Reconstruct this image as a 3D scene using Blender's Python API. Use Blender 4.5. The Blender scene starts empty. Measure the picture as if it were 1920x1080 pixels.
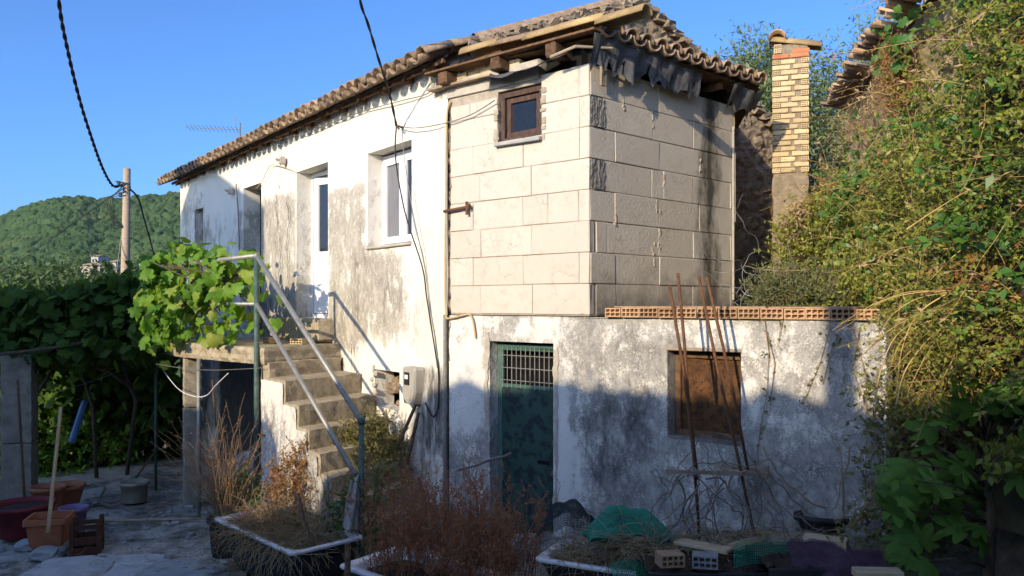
import bpy, bmesh, math, random
import numpy as np
from mathutils import Vector, Matrix, noise as mnoise

random.seed(7)
rng = np.random.default_rng(11)
sc = bpy.context.scene
COL = sc.collection

# ------------------------------------------------------------------ camera, sky, sun, exposure
EYE = 2.25
cam_d = bpy.data.cameras.new('camera')
cam_d.lens = 27.75
cam_d.sensor_width = 36.0
cam_d.shift_y = 30.0 / 1920.0
cam_d.clip_start = 0.05
cam_d.clip_end = 6000
cam = bpy.data.objects.new('camera', cam_d)
cam.location = (0, 0, EYE)
cam.rotation_euler = (math.radians(90), 0, 0)
COL.objects.link(cam)
sc.camera = cam

SUN_TRAVEL = Vector((0.507, 0.798, -0.325)).normalized()
SUN_EL = math.asin(-SUN_TRAVEL.z)
SUN_ROT = math.atan2(-SUN_TRAVEL.x, -SUN_TRAVEL.y)
world = bpy.data.worlds.new('World')
sc.world = world
world.use_nodes = True
wn = world.node_tree
wn.nodes.clear()
sky = wn.nodes.new('ShaderNodeTexSky')
sky.sky_type = 'NISHITA'
sky.sun_disc = False
sky.sun_elevation = SUN_EL
sky.sun_rotation = SUN_ROT
sky.altitude = 1800
sky.air_density = 1.0
sky.dust_density = 9.0
sky.ozone_density = 10.0
bg = wn.nodes.new('ShaderNodeBackground')
bg.inputs['Strength'].default_value = 0.15
wo = wn.nodes.new('ShaderNodeOutputWorld')
wn.links.new(sky.outputs[0], bg.inputs['Color'])
wn.links.new(bg.outputs[0], wo.inputs['Surface'])

sun_d = bpy.data.lights.new('sun', 'SUN')
sun_d.energy = 2.4
sun_d.angle = math.radians(0.5)
sun_d.color = (1.0, 0.885, 0.70)
sun = bpy.data.objects.new('sun', sun_d)
sun.rotation_euler = SUN_TRAVEL.to_track_quat('-Z', 'Y').to_euler()
sun.location = (-20, -30, 20)
COL.objects.link(sun)

sc.view_settings.view_transform = 'Standard'
sc.view_settings.look = 'None'
sc.view_settings.gamma = 1.0
sc.view_settings.use_curve_mapping = False
sc.view_settings.exposure = 1.15
sc.view_settings.use_white_balance = True
sc.view_settings.white_balance_temperature = 7300
sc.render.engine = 'CYCLES'
sc.cycles.max_bounces = 6
sc.cycles.use_denoising = True

# ------------------------------------------------------------------ mesh helpers
class MB:
    """collects shapes, builds one mesh object"""
    def __init__(self):
        self.v = []; self.f = []
    def add(self, vs, fs):
        b = len(self.v)
        self.v.extend([tuple(p) for p in vs])
        self.f.extend([tuple(i + b for i in q) for q in fs])
        return self
    def quad(self, a, b, c, d):
        return self.add([a, b, c, d], [(0, 1, 2, 3)])
    def obox(self, o, ax, ay, az):
        """box from corner o with edge vectors"""
        o, ax, ay, az = Vector(o), Vector(ax), Vector(ay), Vector(az)
        vs = [o, o+ax, o+ax+ay, o+ay, o+az, o+ax+az, o+ax+ay+az, o+ay+az]
        return self.add(vs, [(3,2,1,0),(4,5,6,7),(0,1,5,4),(1,2,6,5),(2,3,7,6),(3,0,4,7)])
    def cbox(self, c, ax, ay, az):
        c, ax, ay, az = Vector(c), Vector(ax), Vector(ay), Vector(az)
        return self.obox(c-ax/2-ay/2-az/2, ax, ay, az)
    def bbox(self, c, ax, ay, az, b=0.006, jit=0.0):
        """centred box with chamfered edges (24 vertices)"""
        c = Vector(c); A = [Vector(ax), Vector(ay), Vector(az)]
        L = [a.length for a in A]; D = [a.normalized() for a in A]
        bm = bmesh.new()
        bmesh.ops.create_cube(bm, size=1.0)
        for v in bm.verts:
            v.co = Vector((v.co.x*L[0], v.co.y*L[1], v.co.z*L[2]))
        bmesh.ops.bevel(bm, geom=list(bm.edges), offset=min(b, min(L)*.4), segments=1, affect='EDGES')
        bm.verts.index_update()
        vs = []
        for v in bm.verts:
            p = v.co
            q = c + D[0]*p.x + D[1]*p.y + D[2]*p.z
            if jit:
                q += Vector((random.uniform(-jit, jit), random.uniform(-jit, jit), random.uniform(-jit, jit)))
            vs.append(q)
        fs = [tuple(v.index for v in f.verts) for f in bm.faces]
        bm.free()
        return self.add(vs, fs)
    def tube(self, pts, r, n=8, cap=True):
        pts = [Vector(p) for p in pts]
        m = len(pts)
        rs = r if isinstance(r, (list, tuple)) else [r]*m
        vs = []; fs = []
        ref = None
        for i, p in enumerate(pts):
            d = (pts[min(i+1, m-1)] - pts[max(i-1, 0)])
            d = d.normalized() if d.length > 1e-9 else Vector((0, 0, 1))
            if ref is None:
                ref = Vector((0, 0, 1)) if abs(d.z) < .9 else Vector((1, 0, 0))
            x = d.cross(ref).normalized(); y = d.cross(x).normalized()
            ref = -y if False else ref
            for k in range(n):
                a = 2*math.pi*k/n
                vs.append(p + (x*math.cos(a) + y*math.sin(a))*rs[i])
        for i in range(m-1):
            for k in range(n):
                k2 = (k+1) % n
                fs.append((i*n+k, i*n+k2, (i+1)*n+k2, (i+1)*n+k))
        if cap:
            fs.append(tuple(range(n-1, -1, -1)))
            fs.append(tuple((m-1)*n+k for k in range(n)))
        return self.add(vs, fs)
    def lathe(self, c, prof, n=24, sx=1, sy=1):
        c = Vector(c); vs = []; fs = []
        for (r, z) in prof:
            for k in range(n):
                a = 2*math.pi*k/n
                vs.append(c + Vector((r*math.cos(a)*sx, r*math.sin(a)*sy, z)))
        for i in range(len(prof)-1):
            for k in range(n):
                k2 = (k+1) % n
                fs.append((i*n+k, i*n+k2, (i+1)*n+k2, (i+1)*n+k))
        return self.add(vs, fs)
    def grid(self, P, nu, nv):
        vs = [P(i/(nu), j/(nv)) for j in range(nv+1) for i in range(nu+1)]
        fs = [(j*(nu+1)+i, j*(nu+1)+i+1, (j+1)*(nu+1)+i+1, (j+1)*(nu+1)+i) for j in range(nv) for i in range(nu)]
        return self.add(vs, fs)
    def ring_loft(self, rings, closed_end=False):
        n = len(rings[0]); vs = []; fs = []
        for r in rings: vs.extend(r)
        for i in range(len(rings)-1):
            for k in range(n):
                k2 = (k+1) % n
                fs.append((i*n+k, i*n+k2, (i+1)*n+k2, (i+1)*n+k))
        if closed_end:
            fs.append(tuple((len(rings)-1)*n+k for k in range(n)))
        return self.add(vs, fs)
    def mesh(self, name, mat, smooth=False):
        me = bpy.data.meshes.new(name)
        me.from_pydata(self.v, [], self.f)
        me.update()
        if mat: me.materials.append(mat)
        if smooth:
            me.polygons.foreach_set('use_smooth', [True]*len(me.polygons))
        return me
    def build(self, name, mat, parent=None, smooth=False):
        return put(name, self.mesh(name, mat, smooth), parent)

WL = {}
def put(name, me, parent=None, loc=(0, 0, 0), rot=None, scale=None):
    """link a mesh object; loc/rot are world values (parents never rotate)"""
    o = bpy.data.objects.new(name, me)
    COL.objects.link(o)
    base = Vector((0, 0, 0))
    if parent is not None:
        o.parent = parent; base = WL[parent.name]
    o.location = Vector(loc) - base
    WL[o.name] = Vector(loc)
    if rot is not None: o.rotation_euler = rot
    if scale is not None: o.scale = scale
    return o
def thing(name, loc, label, cat, group=None):
    o = bpy.data.objects.new(name, None)
    o.empty_display_size = .2
    o.location = loc
    COL.objects.link(o)
    WL[o.name] = Vector(loc)
    return tag(o, label, cat, group)
def tag(o, label=None, cat=None, group=None, kind=None):
    if label: o['label'] = label
    if cat: o['category'] = cat
    if group: o['group'] = group
    if kind: o['kind'] = kind
    return o
def frame_rot(x, y, z):
    m = Matrix((Vector(x).normalized(), Vector(y).normalized(), Vector(z).normalized())).transposed()
    return m.to_euler()

def arr_mesh(name, V, F, mat, smooth=False):
    """mesh from numpy arrays, F of one polygon size"""
    V = np.asarray(V, dtype=np.float32).reshape(-1, 3); F = np.asarray(F, dtype=np.int32)
    n, k = F.shape
    me = bpy.data.meshes.new(name)
    me.vertices.add(len(V)); me.vertices.foreach_set('co', V.ravel())
    me.loops.add(n*k); me.loops.foreach_set('vertex_index', F.ravel())
    me.polygons.add(n)
    me.polygons.foreach_set('loop_start', np.arange(0, n*k, k, dtype=np.int32))
    me.update(calc_edges=True)
    if mat: me.materials.append(mat)
    if smooth: me.polygons.foreach_set('use_smooth', np.ones(n, dtype=bool))
    return me
def unit(a):
    return a/np.maximum(np.linalg.norm(a, axis=-1, keepdims=True), 1e-9)
def inst(tv, tf, P, T, N, S):
    """copies of a template (y = tip, z = normal) at P: arrays V, F"""
    P = np.asarray(P, float); T = unit(np.asarray(T, float)); N = np.asarray(N, float)
    X = unit(np.cross(T, N)); Z = np.cross(X, T)
    S = np.broadcast_to(np.asarray(S, float), (len(P),))
    V = (P[:, None, :] + S[:, None, None]*(tv[None, :, 0:1]*X[:, None, :] + tv[None, :, 1:2]*T[:, None, :] + tv[None, :, 2:3]*Z[:, None, :]))
    F = tf[None, :, :] + (np.arange(len(P))*len(tv))[:, None, None]
    return V.reshape(-1, 3), F.reshape(-1, tf.shape[1])
def merge(parts):
    vs = []; fs = []; b = 0
    for V, F in parts:
        if len(V) == 0: continue
        vs.append(V); fs.append(F+b); b += len(V)
    return np.concatenate(vs), np.concatenate(fs)
def tubes(paths, radii, sides=3):
    """batch of polylines (N,m,3) into thin tubes, quads"""
    paths = np.asarray(paths, float); Np, m, _ = paths.shape
    radii = np.broadcast_to(np.asarray(radii, float), (Np, m))
    d = np.gradient(paths, axis=1); d = unit(d)
    ref = np.zeros_like(d); ref[..., 0] = .31; ref[..., 1] = .77; ref[..., 2] = .12
    x = unit(np.cross(d, ref)); y = np.cross(d, x)
    a = np.arange(sides)*2*np.pi/sides
    V = paths[:, :, None, :] + radii[:, :, None, None]*(np.cos(a)[None, None, :, None]*x[:, :, None, :] + np.sin(a)[None, None, :, None]*y[:, :, None, :])
    idx = np.arange(Np*m*sides).reshape(Np, m, sides)
    F = np.stack([idx[:, :-1, :], np.roll(idx, -1, axis=2)[:, :-1, :], np.roll(idx, -1, axis=2)[:, 1:, :], idx[:, 1:, :]], axis=-1)
    return V.reshape(-1, 3), F.reshape(-1, 4)
LEAF = (np.array([[0, 0, 0], [.27, .42, .07], [0, 1, -.06], [-.27, .42, .07]]), np.array([[0, 1, 2, 3]]))
LEAFN = (np.array([[0, 0, 0], [.13, .45, .04], [0, 1, -.05], [-.13, .45, .04]]), np.array([[0, 1, 2, 3]]))
def fan(half, cz=.08, cy=.35):
    """leaf outline from its right half (tip first), fanned to a raised centre: triangles"""
    pts = [(x, y) for x, y in half] + [(-x, y) for x, y in reversed(half) if abs(x) > 1e-6]
    tv = [[0, cy, cz]] + [[x, y, -.10*abs(x)-.05*max(0, y-.6)] for x, y in pts]
    n = len(pts)
    tf = [[0, 1+i, 1+(i+1) % n] for i in range(n)]
    return np.array(tv, float), np.array(tf)
GRAPE = fan([(0, 1.0), (.16, .82), (.30, .84), (.28, .66), (.50, .62), (.62, .42), (.46, .34), (.52, .12), (.36, -.06), (.16, -.10), (0, .04)])
FIG = fan([(0, 1.0), (.13, .86), (.17, .66), (.13, .52), (.33, .70), (.47, .78), (.45, .55), (.27, .34), (.45, .32), (.52, .22), (.36, .08), (.16, -.02), (0, .03)], .05, .36)
def rdir(n, up=0.0):
    a = rng.normal(size=(n, 3)); a[:, 2] += up
    return unit(a)

# ------------------------------------------------------------------ material helpers
def Nd(nt, t, ins=None, **props):
    nd = nt.nodes.new(t)
    for k, v in props.items(): setattr(nd, k, v)
    for k, v in (ins or {}).items():
        s = nd.inputs[k]
        if isinstance(v, bpy.types.NodeSocket): nt.links.new(v, s)
        else: s.default_value = v
    return nd
def newmat(name):
    m = bpy.data.materials.new(name); m.use_nodes = True
    nt = m.node_tree; nt.nodes.clear()
    return m, nt
def c4(c): return (c[0], c[1], c[2], 1.0)
def pos(nt, sc_=(1, 1, 1), off=None):
    g = Nd(nt, 'ShaderNodeNewGeometry').outputs['Position']
    mp = Nd(nt, 'ShaderNodeMapping', {'Vector': g, 'Scale': sc_})
    return mp.outputs[0]
def nz(nt, vec, scale, detail=6, rough=.6, dist=0.0):
    return Nd(nt, 'ShaderNodeTexNoise', {'Vector': vec, 'Scale': scale, 'Detail': detail, 'Roughness': rough, 'Distortion': dist}).outputs['Fac']
def vor(nt, vec, scale, feature='F1', rnd=1.0):
    return Nd(nt, 'ShaderNodeTexVoronoi', {'Vector': vec, 'Scale': scale, 'Randomness': rnd}, feature=feature)
def ramp(nt, fac, stops, interp='LINEAR'):
    r = Nd(nt, 'ShaderNodeValToRGB', {'Fac': fac})
    cr = r.color_ramp; cr.interpolation = interp
    while len(cr.elements) < len(stops): cr.elements.new(.5)
    for e, (p, c) in zip(cr.elements, stops):
        e.position = p; e.color = c4(c) if hasattr(c, '__len__') else (c, c, c, 1)
    return r.outputs['Color']
def mix(nt, fac, a, b, blend='MIX'):
    nd = Nd(nt, 'ShaderNodeMix', data_type='RGBA', blend_type=blend)
    for k, v in ((0, fac), (6, a), (7, b)):
        s = nd.inputs[k]
        if isinstance(v, bpy.types.NodeSocket): nt.links.new(v, s)
        else: s.default_value = c4(v) if hasattr(v, '__len__') else v
    return nd.outputs[2]
def mth(nt, op, a, b=0.0, clamp=False):
    nd = Nd(nt, 'ShaderNodeMath', operation=op); nd.use_clamp = clamp
    for k, v in ((0, a), (1, b)):
        if isinstance(v, bpy.types.NodeSocket): nt.links.new(v, nd.inputs[k])
        else: nd.inputs[k].default_value = v
    return nd.outputs[0]
def attr(nt, name):
    return Nd(nt, 'ShaderNodeAttribute', attribute_name=name).outputs['Fac']
def bump(nt, h, strength, dist=.02, prev=None):
    nd = Nd(nt, 'ShaderNodeBump', {'Height': h, 'Strength': strength, 'Distance': dist})
    if prev is not None: nt.links.new(prev, nd.inputs['Normal'])
    return nd.outputs[0]
def finish(nt, col, rough=.85, nrm=None, metal=0.0, spec=.3, extra=None):
    p = Nd(nt, 'ShaderNodeBsdfPrincipled', {'Roughness': rough, 'Metallic': metal, 'Specular IOR Level': spec})
    s = p.inputs['Base Color']
    if isinstance(col, bpy.types.NodeSocket): nt.links.new(col, s)
    else: s.default_value = c4(col)
    if nrm is not None: nt.links.new(nrm, p.inputs['Normal'])
    for k, v in (extra or {}).items():
        p.inputs[k].default_value = v
    o = Nd(nt, 'ShaderNodeOutputMaterial', {'Surface': p.outputs[0]})
    return p
def rnd_obj(nt):
    return Nd(nt, 'ShaderNodeObjectInfo').outputs['Random']
def simple(name, ca, cb, scale=8, rough=.85, bs=.3, bscale=40, metal=0, spec=.3, vary=0.0, stretch=(1, 1, 1), cc=None, spots=.62, dist=.01):
    """two-tone noise material with fine relief; vary shifts brightness per object"""
    m, nt = newmat(name)
    p = pos(nt, stretch)
    a = nz(nt, p, scale, 8, .65)
    col = ramp(nt, a, [(.32, ca), (.68, cb)])
    if cc is not None:
        s = nz(nt, p, scale*2.7, 6, .7)
        col = mix(nt, ramp(nt, s, [(spots, 0.0), (spots+.08, 1.0)]), col, cc)
    if vary:
        r = mth(nt, 'ADD', mth(nt, 'MULTIPLY', rnd_obj(nt), 2*vary), 1-vary)
        col = mix(nt, 1.0, col, Nd(nt, 'ShaderNodeCombineColor', {0: r, 1: r, 2: r}).outputs[0], 'MULTIPLY')
    n = bump(nt, nz(nt, p, bscale, 6, .7), bs, dist)
    finish(nt, col, rough, n, metal, spec)
    return m
def leafmat(name, cols, trans=.35, rough=.55, spec=.35):
    """leaf colours spread per leaf; part of the light passes through"""
    m, nt = newmat(name)
    r = mth(nt, 'FRACT', mth(nt, 'ADD', Nd(nt, 'ShaderNodeNewGeometry').outputs['Random Per Island'], rnd_obj(nt)))
    n = len(cols)
    col = ramp(nt, r, [(i/max(1, n-1), c) for i, c in enumerate(cols)])
    col = mix(nt, .35, col, ramp(nt, nz(nt, pos(nt), 30, 3), [(.3, (.35, .35, .35)), (.7, (1, 1, 1))]), 'MULTIPLY')
    p = Nd(nt, 'ShaderNodeBsdfPrincipled', {'Base Color': col, 'Roughness': rough, 'Specular IOR Level': spec})
    t = Nd(nt, 'ShaderNodeBsdfTranslucent', {'Color': mix(nt, 1.0, col, (1.25, 1.2, .55), 'MULTIPLY')})
    mx = Nd(nt, 'ShaderNodeMixShader', {0: trans, 1: p.outputs[0], 2: t.outputs[0]})
    Nd(nt, 'ShaderNodeOutputMaterial', {'Surface': mx.outputs[0]})
    return m

# ------------------------------------------------------------------ layout of the place (metres; camera stands at 0,0)
def V2(x, y): return Vector((x, y, 0))
B0 = V2(-.72, 8.74)                                  # bend where old facade meets block extension
TM = V2(-6.54, 8.53).normalized(); NMv = V2(TM.y, -TM.x) * -1
NMv = V2(-.79359, -.60845)                           # outward normal of the old facade
L0 = V2(-.695, 8.72); K0 = V2(.737, 7.52); R0 = V2(2.587, 9.17)
TB = (K0-L0).normalized(); NB = V2(TB.y, -TB.x)      # front of the block extension
TR = (R0-K0).normalized(); NR = V2(TR.y, -TR.x)      # its right-hand side
UB = (K0-L0).length; UR = (R0-K0).length
Z = Vector((0, 0, 1))
def fac(c, z, n=0.0): return B0 + TM*c + NMv*n + Z*z
def blk(u, z, n=0.0): return L0 + TB*u + NB*n + Z*z
def rgt(v, z, n=0.0): return K0 + TR*v + NR*n + Z*z
def at(x, y, d): return Vector(((x-960)/1480*d, d, EYE+(570-y)/1480*d))
def along(P, T, x):
    """distance along a wall line for a picture column"""
    q = (x-960)/1480
    return (q*P.y - P.x)/(T.x - q*T.y)
def bu(x): return along(L0, TB, x)
def rv(x): return along(K0, TR, x)
def sm(a, b, x):
    t = min(1, max(0, (x-a)/(b-a))); return t*t*(3-2*t)
def nsm(a, b, x):
    t = np.clip((x-a)/(b-a), 0, 1); return t*t*(3-2*t)
def fbm(x, y, z=0.0, o=4):
    return mnoise.fractal(Vector((x, y, z)), 1.0, 2.0, o, noise_basis='PERLIN_ORIGINAL')

# ------------------------------------------------------------------ materials
def plaster_mat():
    m, nt = newmat('old_plaster')
    p = pos(nt)
    st = attr(nt, 'stain'); ye = attr(nt, 'warm'); dk = attr(nt, 'dark')  # stain and dark also carry shade painted in under the landing
    big = nz(nt, p, 1.6, 8, .62); mid = nz(nt, pos(nt, (1, 1, .55)), 7, 8, .68); fine = nz(nt, p, 55, 6, .7)
    clean = mix(nt, ye, ramp(nt, big, [(.3, (.71, .67, .585)), (.7, (.80, .76, .675))]), (.70, .64, .49))
    grime = ramp(nt, mid, [(.36, (.20, .175, .14)), (.5, (.35, .31, .25)), (.64, (.50, .45, .37))])
    k = mth(nt, 'ADD', mth(nt, 'MULTIPLY', mid, 1.9), mth(nt, 'MULTIPLY', big, 1.3))
    k = mth(nt, 'ADD', k, mth(nt, 'MULTIPLY', fine, .8))
    k = mth(nt, 'ADD', k, mth(nt, 'SUBTRACT', st, 2.0))
    mk = Nd(nt, 'ShaderNodeMapRange', {'Value': k, 'From Min': .0, 'From Max': .30}).outputs[0]
    col = mix(nt, mth(nt, 'MULTIPLY', mk, .93), clean, grime)
    # flakes of old limewash left on the stained plaster
    fl = nz(nt, pos(nt, (1, 1, .6)), 17, 6, .72, .6)
    fm = Nd(nt, 'ShaderNodeMapRange', {'Value': fl, 'From Min': .56, 'From Max': .61}).outputs[0]
    col = mix(nt, mth(nt, 'MULTIPLY', mth(nt, 'MULTIPLY', fm, mk), .75), col, (.66, .62, .54))
    # black mould where water ran, plus the shade painted under the landing
    dn = mth(nt, 'ADD', mth(nt, 'MULTIPLY', nz(nt, pos(nt, (1, 1, .28)), 9, 7, .7), 1.7), -.35)
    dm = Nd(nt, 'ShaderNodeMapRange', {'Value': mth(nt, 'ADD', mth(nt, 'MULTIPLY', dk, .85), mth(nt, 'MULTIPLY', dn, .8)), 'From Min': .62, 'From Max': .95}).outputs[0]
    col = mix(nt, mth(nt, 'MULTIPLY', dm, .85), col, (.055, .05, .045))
    h = mth(nt, 'ADD', mth(nt, 'MULTIPLY', mk, -.35), mth(nt, 'MULTIPLY', nz(nt, p, 24, 8, .7), .9))
    h = mth(nt, 'ADD', h, mth(nt, 'MULTIPLY', mth(nt, 'MULTIPLY', fm, mk), .4))
    n = bump(nt, h, .55, .022)
    finish(nt, col, .93, n, 0, .12)
    return m
M_plaster = plaster_mat()
def lime_mat():
    m, nt = newmat('lichen_plaster')
    p = pos(nt)
    st = attr(nt, 'stain'); dk = attr(nt, 'dark')
    big = nz(nt, p, 1.5, 8, .66); mid = nz(nt, pos(nt, (1, 1, .7)), 8, 8, .72); fine = nz(nt, p, 60, 5, .7)
    clean = ramp(nt, big, [(.3, (.66, .62, .55)), (.7, (.78, .75, .69))])
    grime = ramp(nt, mid, [(.36, (.095, .09, .083)), (.5, (.235, .222, .20)), (.64, (.42, .40, .365))])
    k = mth(nt, 'ADD', mth(nt, 'MULTIPLY', mid, 2.3), mth(nt, 'MULTIPLY', big, 2.4))
    k = mth(nt, 'ADD', k, mth(nt, 'MULTIPLY', fine, 1.1))
    k = mth(nt, 'ADD', k, mth(nt, 'SUBTRACT', st, 2.9))
    mk = Nd(nt, 'ShaderNodeMapRange', {'Value': k, 'From Min': .0, 'From Max': .42}).outputs[0]
    col = mix(nt, mth(nt, 'MULTIPLY', mk, .92), clean, grime)
    vo = vor(nt, mix(nt, .06, p, Nd(nt, 'ShaderNodeTexNoise', {'Vector': p, 'Scale': 9.0}).outputs['Color']), 11)
    vb = vor(nt, mix(nt, .05, p, Nd(nt, 'ShaderNodeTexNoise', {'Vector': p, 'Scale': 14.0}).outputs['Color']), 27)
    l1 = mth(nt, 'MULTIPLY', ramp(nt, vo.outputs['Distance'], [(.26, 1.0), (.36, 0.0)]), ramp(nt, nz(nt, p, 3.3, 3), [(.48, 0.0), (.6, 1.0)]))
    l2 = mth(nt, 'MULTIPLY', ramp(nt, vb.outputs['Distance'], [(.26, 1.0), (.40, 0.0)]), ramp(nt, nz(nt, p, 6.3, 3), [(.46, 0.0), (.58, 1.0)]))
    col = mix(nt, mth(nt, 'MULTIPLY', mth(nt, 'MULTIPLY', l1, mk), .6), col, (.52, .50, .45))
    col = mix(nt, mth(nt, 'MULTIPLY', mth(nt, 'MULTIPLY', l2, mk), .5), col, (.46, .44, .40))
    dn = mth(nt, 'ADD', mth(nt, 'MULTIPLY', nz(nt, pos(nt, (1, 1, .45)), 5, 8, .74), 2.1), -.52)
    dm = Nd(nt, 'ShaderNodeMapRange', {'Value': mth(nt, 'ADD', mth(nt, 'MULTIPLY', dk, .8), mth(nt, 'MULTIPLY', dn, .8)), 'From Min': .64, 'From Max': .98}).outputs[0]
    col = mix(nt, mth(nt, 'MULTIPLY', dm, .85), col, (.05, .048, .045))
    h = mth(nt, 'ADD', mth(nt, 'MULTIPLY', mk, -.3), nz(nt, p, 26, 8, .72))
    finish(nt, col, .95, bump(nt, h, .6, .022), 0, .1)
    return m
M_lime = lime_mat()
def block_mat():
    m, nt = newmat('aerated_block')
    p = pos(nt)
    st = attr(nt, 'stain')
    g = nz(nt, p, 3, 6, .6)
    r = rnd_obj(nt)
    col = mix(nt, g, (.52, .46, .385), (.62, .555, .47))
    col = mix(nt, mth(nt, 'MULTIPLY', r, .55), col, (.50, .435, .36))
    col = mix(nt, ramp(nt, nz(nt, p, 11, 8, .7), [(.52, 0.0), (.70, .55)]), col, (.40, .34, .265))
    # pores and hairline dirt
    po = vor(nt, p, 48)
    pm = mth(nt, 'MULTIPLY', ramp(nt, po.outputs['Distance'], [(.07, 1.0), (.13, 0.0)]), ramp(nt, nz(nt, p, 21, 2), [(.5, 0.0), (.56, 1.0)]))
    col = mix(nt, mth(nt, 'MULTIPLY', pm, .6), col, (.26, .20, .15))
    ck = vor(nt, mix(nt, .22, p, Nd(nt, 'ShaderNodeTexNoise', {'Vector': p, 'Scale': 5.0, 'Detail': 6.0}).outputs['Color']), 4.2, 'DISTANCE_TO_EDGE')
    cm = mth(nt, 'MULTIPLY', ramp(nt, ck.outputs['Distance'], [(.003, 1.0), (.009, 0.0)]), ramp(nt, nz(nt, p, 1.9, 2), [(.5, 0.0), (.56, 1.0)]))
    col = mix(nt, mth(nt, 'MULTIPLY', cm, .6), col, (.30, .22, .16))
    # weather side: grey film and black run-off marks
    x = Nd(nt, 'ShaderNodeVectorMath', {0: Nd(nt, 'ShaderNodeNewGeometry').outputs['Position'], 1: (TR.x, TR.y, 0)}, operation='DOT_PRODUCT').outputs['Value']
    v = mth(nt, 'SUBTRACT', x, K0.dot(TR))
    zz = Nd(nt, 'ShaderNodeSeparateXYZ', {0: Nd(nt, 'ShaderNodeNewGeometry').outputs['Position']}).outputs[2]
    film = Nd(nt, 'ShaderNodeMapRange', {'Value': mth(nt, 'ADD', nz(nt, p, 2.2, 7, .65), mth(nt, 'MULTIPLY', st, .35)), 'From Min': .52, 'From Max': .8}).outputs[0]
    col = mix(nt, mth(nt, 'MULTIPLY', film, mth(nt, 'MULTIPLY', st, .25)), col, (.30, .26, .205))
    d = mth(nt, 'ABSOLUTE', mth(nt, 'SUBTRACT', v, 1.98))
    d2 = mth(nt, 'ADD', d, mth(nt, 'MULTIPLY', mth(nt, 'SUBTRACT', nz(nt, pos(nt, (1, 1, .35)), 5, 7, .7), .5), .8))
    rm = mth(nt, 'MULTIPLY', Nd(nt, 'ShaderNodeMapRange', {'Value': d2, 'From Min': .24, 'From Max': .02}).outputs[0], st)
    col = mix(nt, mth(nt, 'MULTIPLY', rm, .93), col, (.045, .042, .03))
    lo = Nd(nt, 'ShaderNodeMapRange', {'Value': mth(nt, 'ADD', zz, mth(nt, 'MULTIPLY', nz(nt, p, 4, 6, .7), .9)), 'From Min': 3.05, 'From Max': 2.6}).outputs[0]
    col = mix(nt, mth(nt, 'MULTIPLY', mth(nt, 'MULTIPLY', lo, st), .8), col, (.10, .09, .072))
    h = mth(nt, 'SUBTRACT', mth(nt, 'MULTIPLY', nz(nt, p, 34, 7, .7), mth(nt, 'ADD', .35, mth(nt, 'MULTIPLY', st, 1.3))), mth(nt, 'ADD', mth(nt, 'MULTIPLY', pm, .5), mth(nt, 'MULTIPLY', cm, .5)))
    finish(nt, col, .92, bump(nt, h, .45, .012), 0, .15)
    return m
M_block = block_mat()
M_mortar = simple('mortar', (.30, .25, .19), (.46, .39, .31), 14, .95, .6, 60)
M_lintel = simple('lintel_concrete', (.36, .31, .25), (.50, .45, .37), 9, .95, .6, 45)
M_tar = simple('dark_mortar', (.13, .122, .11), (.25, .23, .205), 14, .9, .5, 40, dist=.015)
M_stone = simple('rubble_stone', (.17, .125, .085), (.40, .31, .215), 5, .95, .9, 26, cc=(.08, .065, .05), spots=.6, dist=.03)
M_conc = simple('weathered_concrete', (.31, .25, .165), (.54, .455, .325), 7, .95, 1.0, 30, cc=(.15, .125, .09), spots=.60, dist=.03)
M_pillar = simple('column_concrete', (.24, .205, .15), (.40, .35, .265), 7, .95, .7, 50, cc=(.13, .12, .10), spots=.62)
M_tile = simple('clay_tile', (.27, .165, .10), (.43, .30, .19), 9, .9, .5, 40, vary=.38, cc=(.10, .085, .07), spots=.57)
M_tile_old = simple('lichen_tile', (.17, .11, .072), (.33, .235, .155), 11, .92, .5, 40, vary=.35, cc=(.085, .08, .07), spots=.55)
M_tile_gold = simple('ochre_tile', (.30, .195, .09), (.46, .33, .165), 8, .9, .6, 30, vary=.25, cc=(.22, .12, .06), spots=.6)
M_wood_old = simple('rotten_wood', (.06, .032, .019), (.21, .115, .058), 6, .9, .8, 30, stretch=(3, 3, 3), vary=.2)
M_wood_grey = simple('weathered_board', (.26, .19, .125), (.44, .345, .25), 6, .9, .6, 30, stretch=(2, 2, 9), vary=.15)
M_wood_brown = simple('brown_window_wood', (.045, .026, .02), (.12, .07, .05), 9, .75, .5, 45, stretch=(4, 4, 1))
M_plank = simple('pale_plank', (.38, .27, .16), (.50, .38, .24), 5, .85, .4, 30, stretch=(1, 6, 6), vary=.2)
M_stick = simple('stick_wood', (.36, .235, .12), (.52, .36, .20), 7, .75, .3, 40, vary=.2)
M_pvc = simple('white_pvc', (.72, .72, .74), (.80, .80, .82), 3, .35, .05, 40, spec=.5)
M_felt = simple('roofing_felt', (.045, .045, .047), (.135, .135, .14), 9, .8, .6, 60, spec=.35)
M_pipe = simple('galvanised_pipe', (.24, .238, .22), (.36, .355, .32), 9, .5, .2, 60, metal=.4, cc=(.20, .13, .08), spots=.68)
M_postgreen = simple('green_painted_pipe', (.035, .075, .06), (.09, .14, .115), 12, .6, .4, 60, cc=(.30, .27, .22), spots=.62)
M_cable = simple('black_cable', (.012, .012, .014), (.03, .03, .034), 30, .6, .2, 90)
M_cable_y = simple('ochre_cable', (.45, .30, .13), (.58, .42, .21), 10, .6, .2, 60)
M_wire = simple('old_wire', (.16, .15, .135), (.28, .26, .23), 20, .6, .1, 60, metal=.3)
M_rust = simple('rusty_steel', (.085, .04, .022), (.20, .095, .05), 26, .85, .8, 120)
M_sheet = simple('rusty_sheet', (.035, .016, .008), (.15, .062, .016), 11, .75, .7, 50, cc=(.035, .016, .010), spots=.52)
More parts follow.
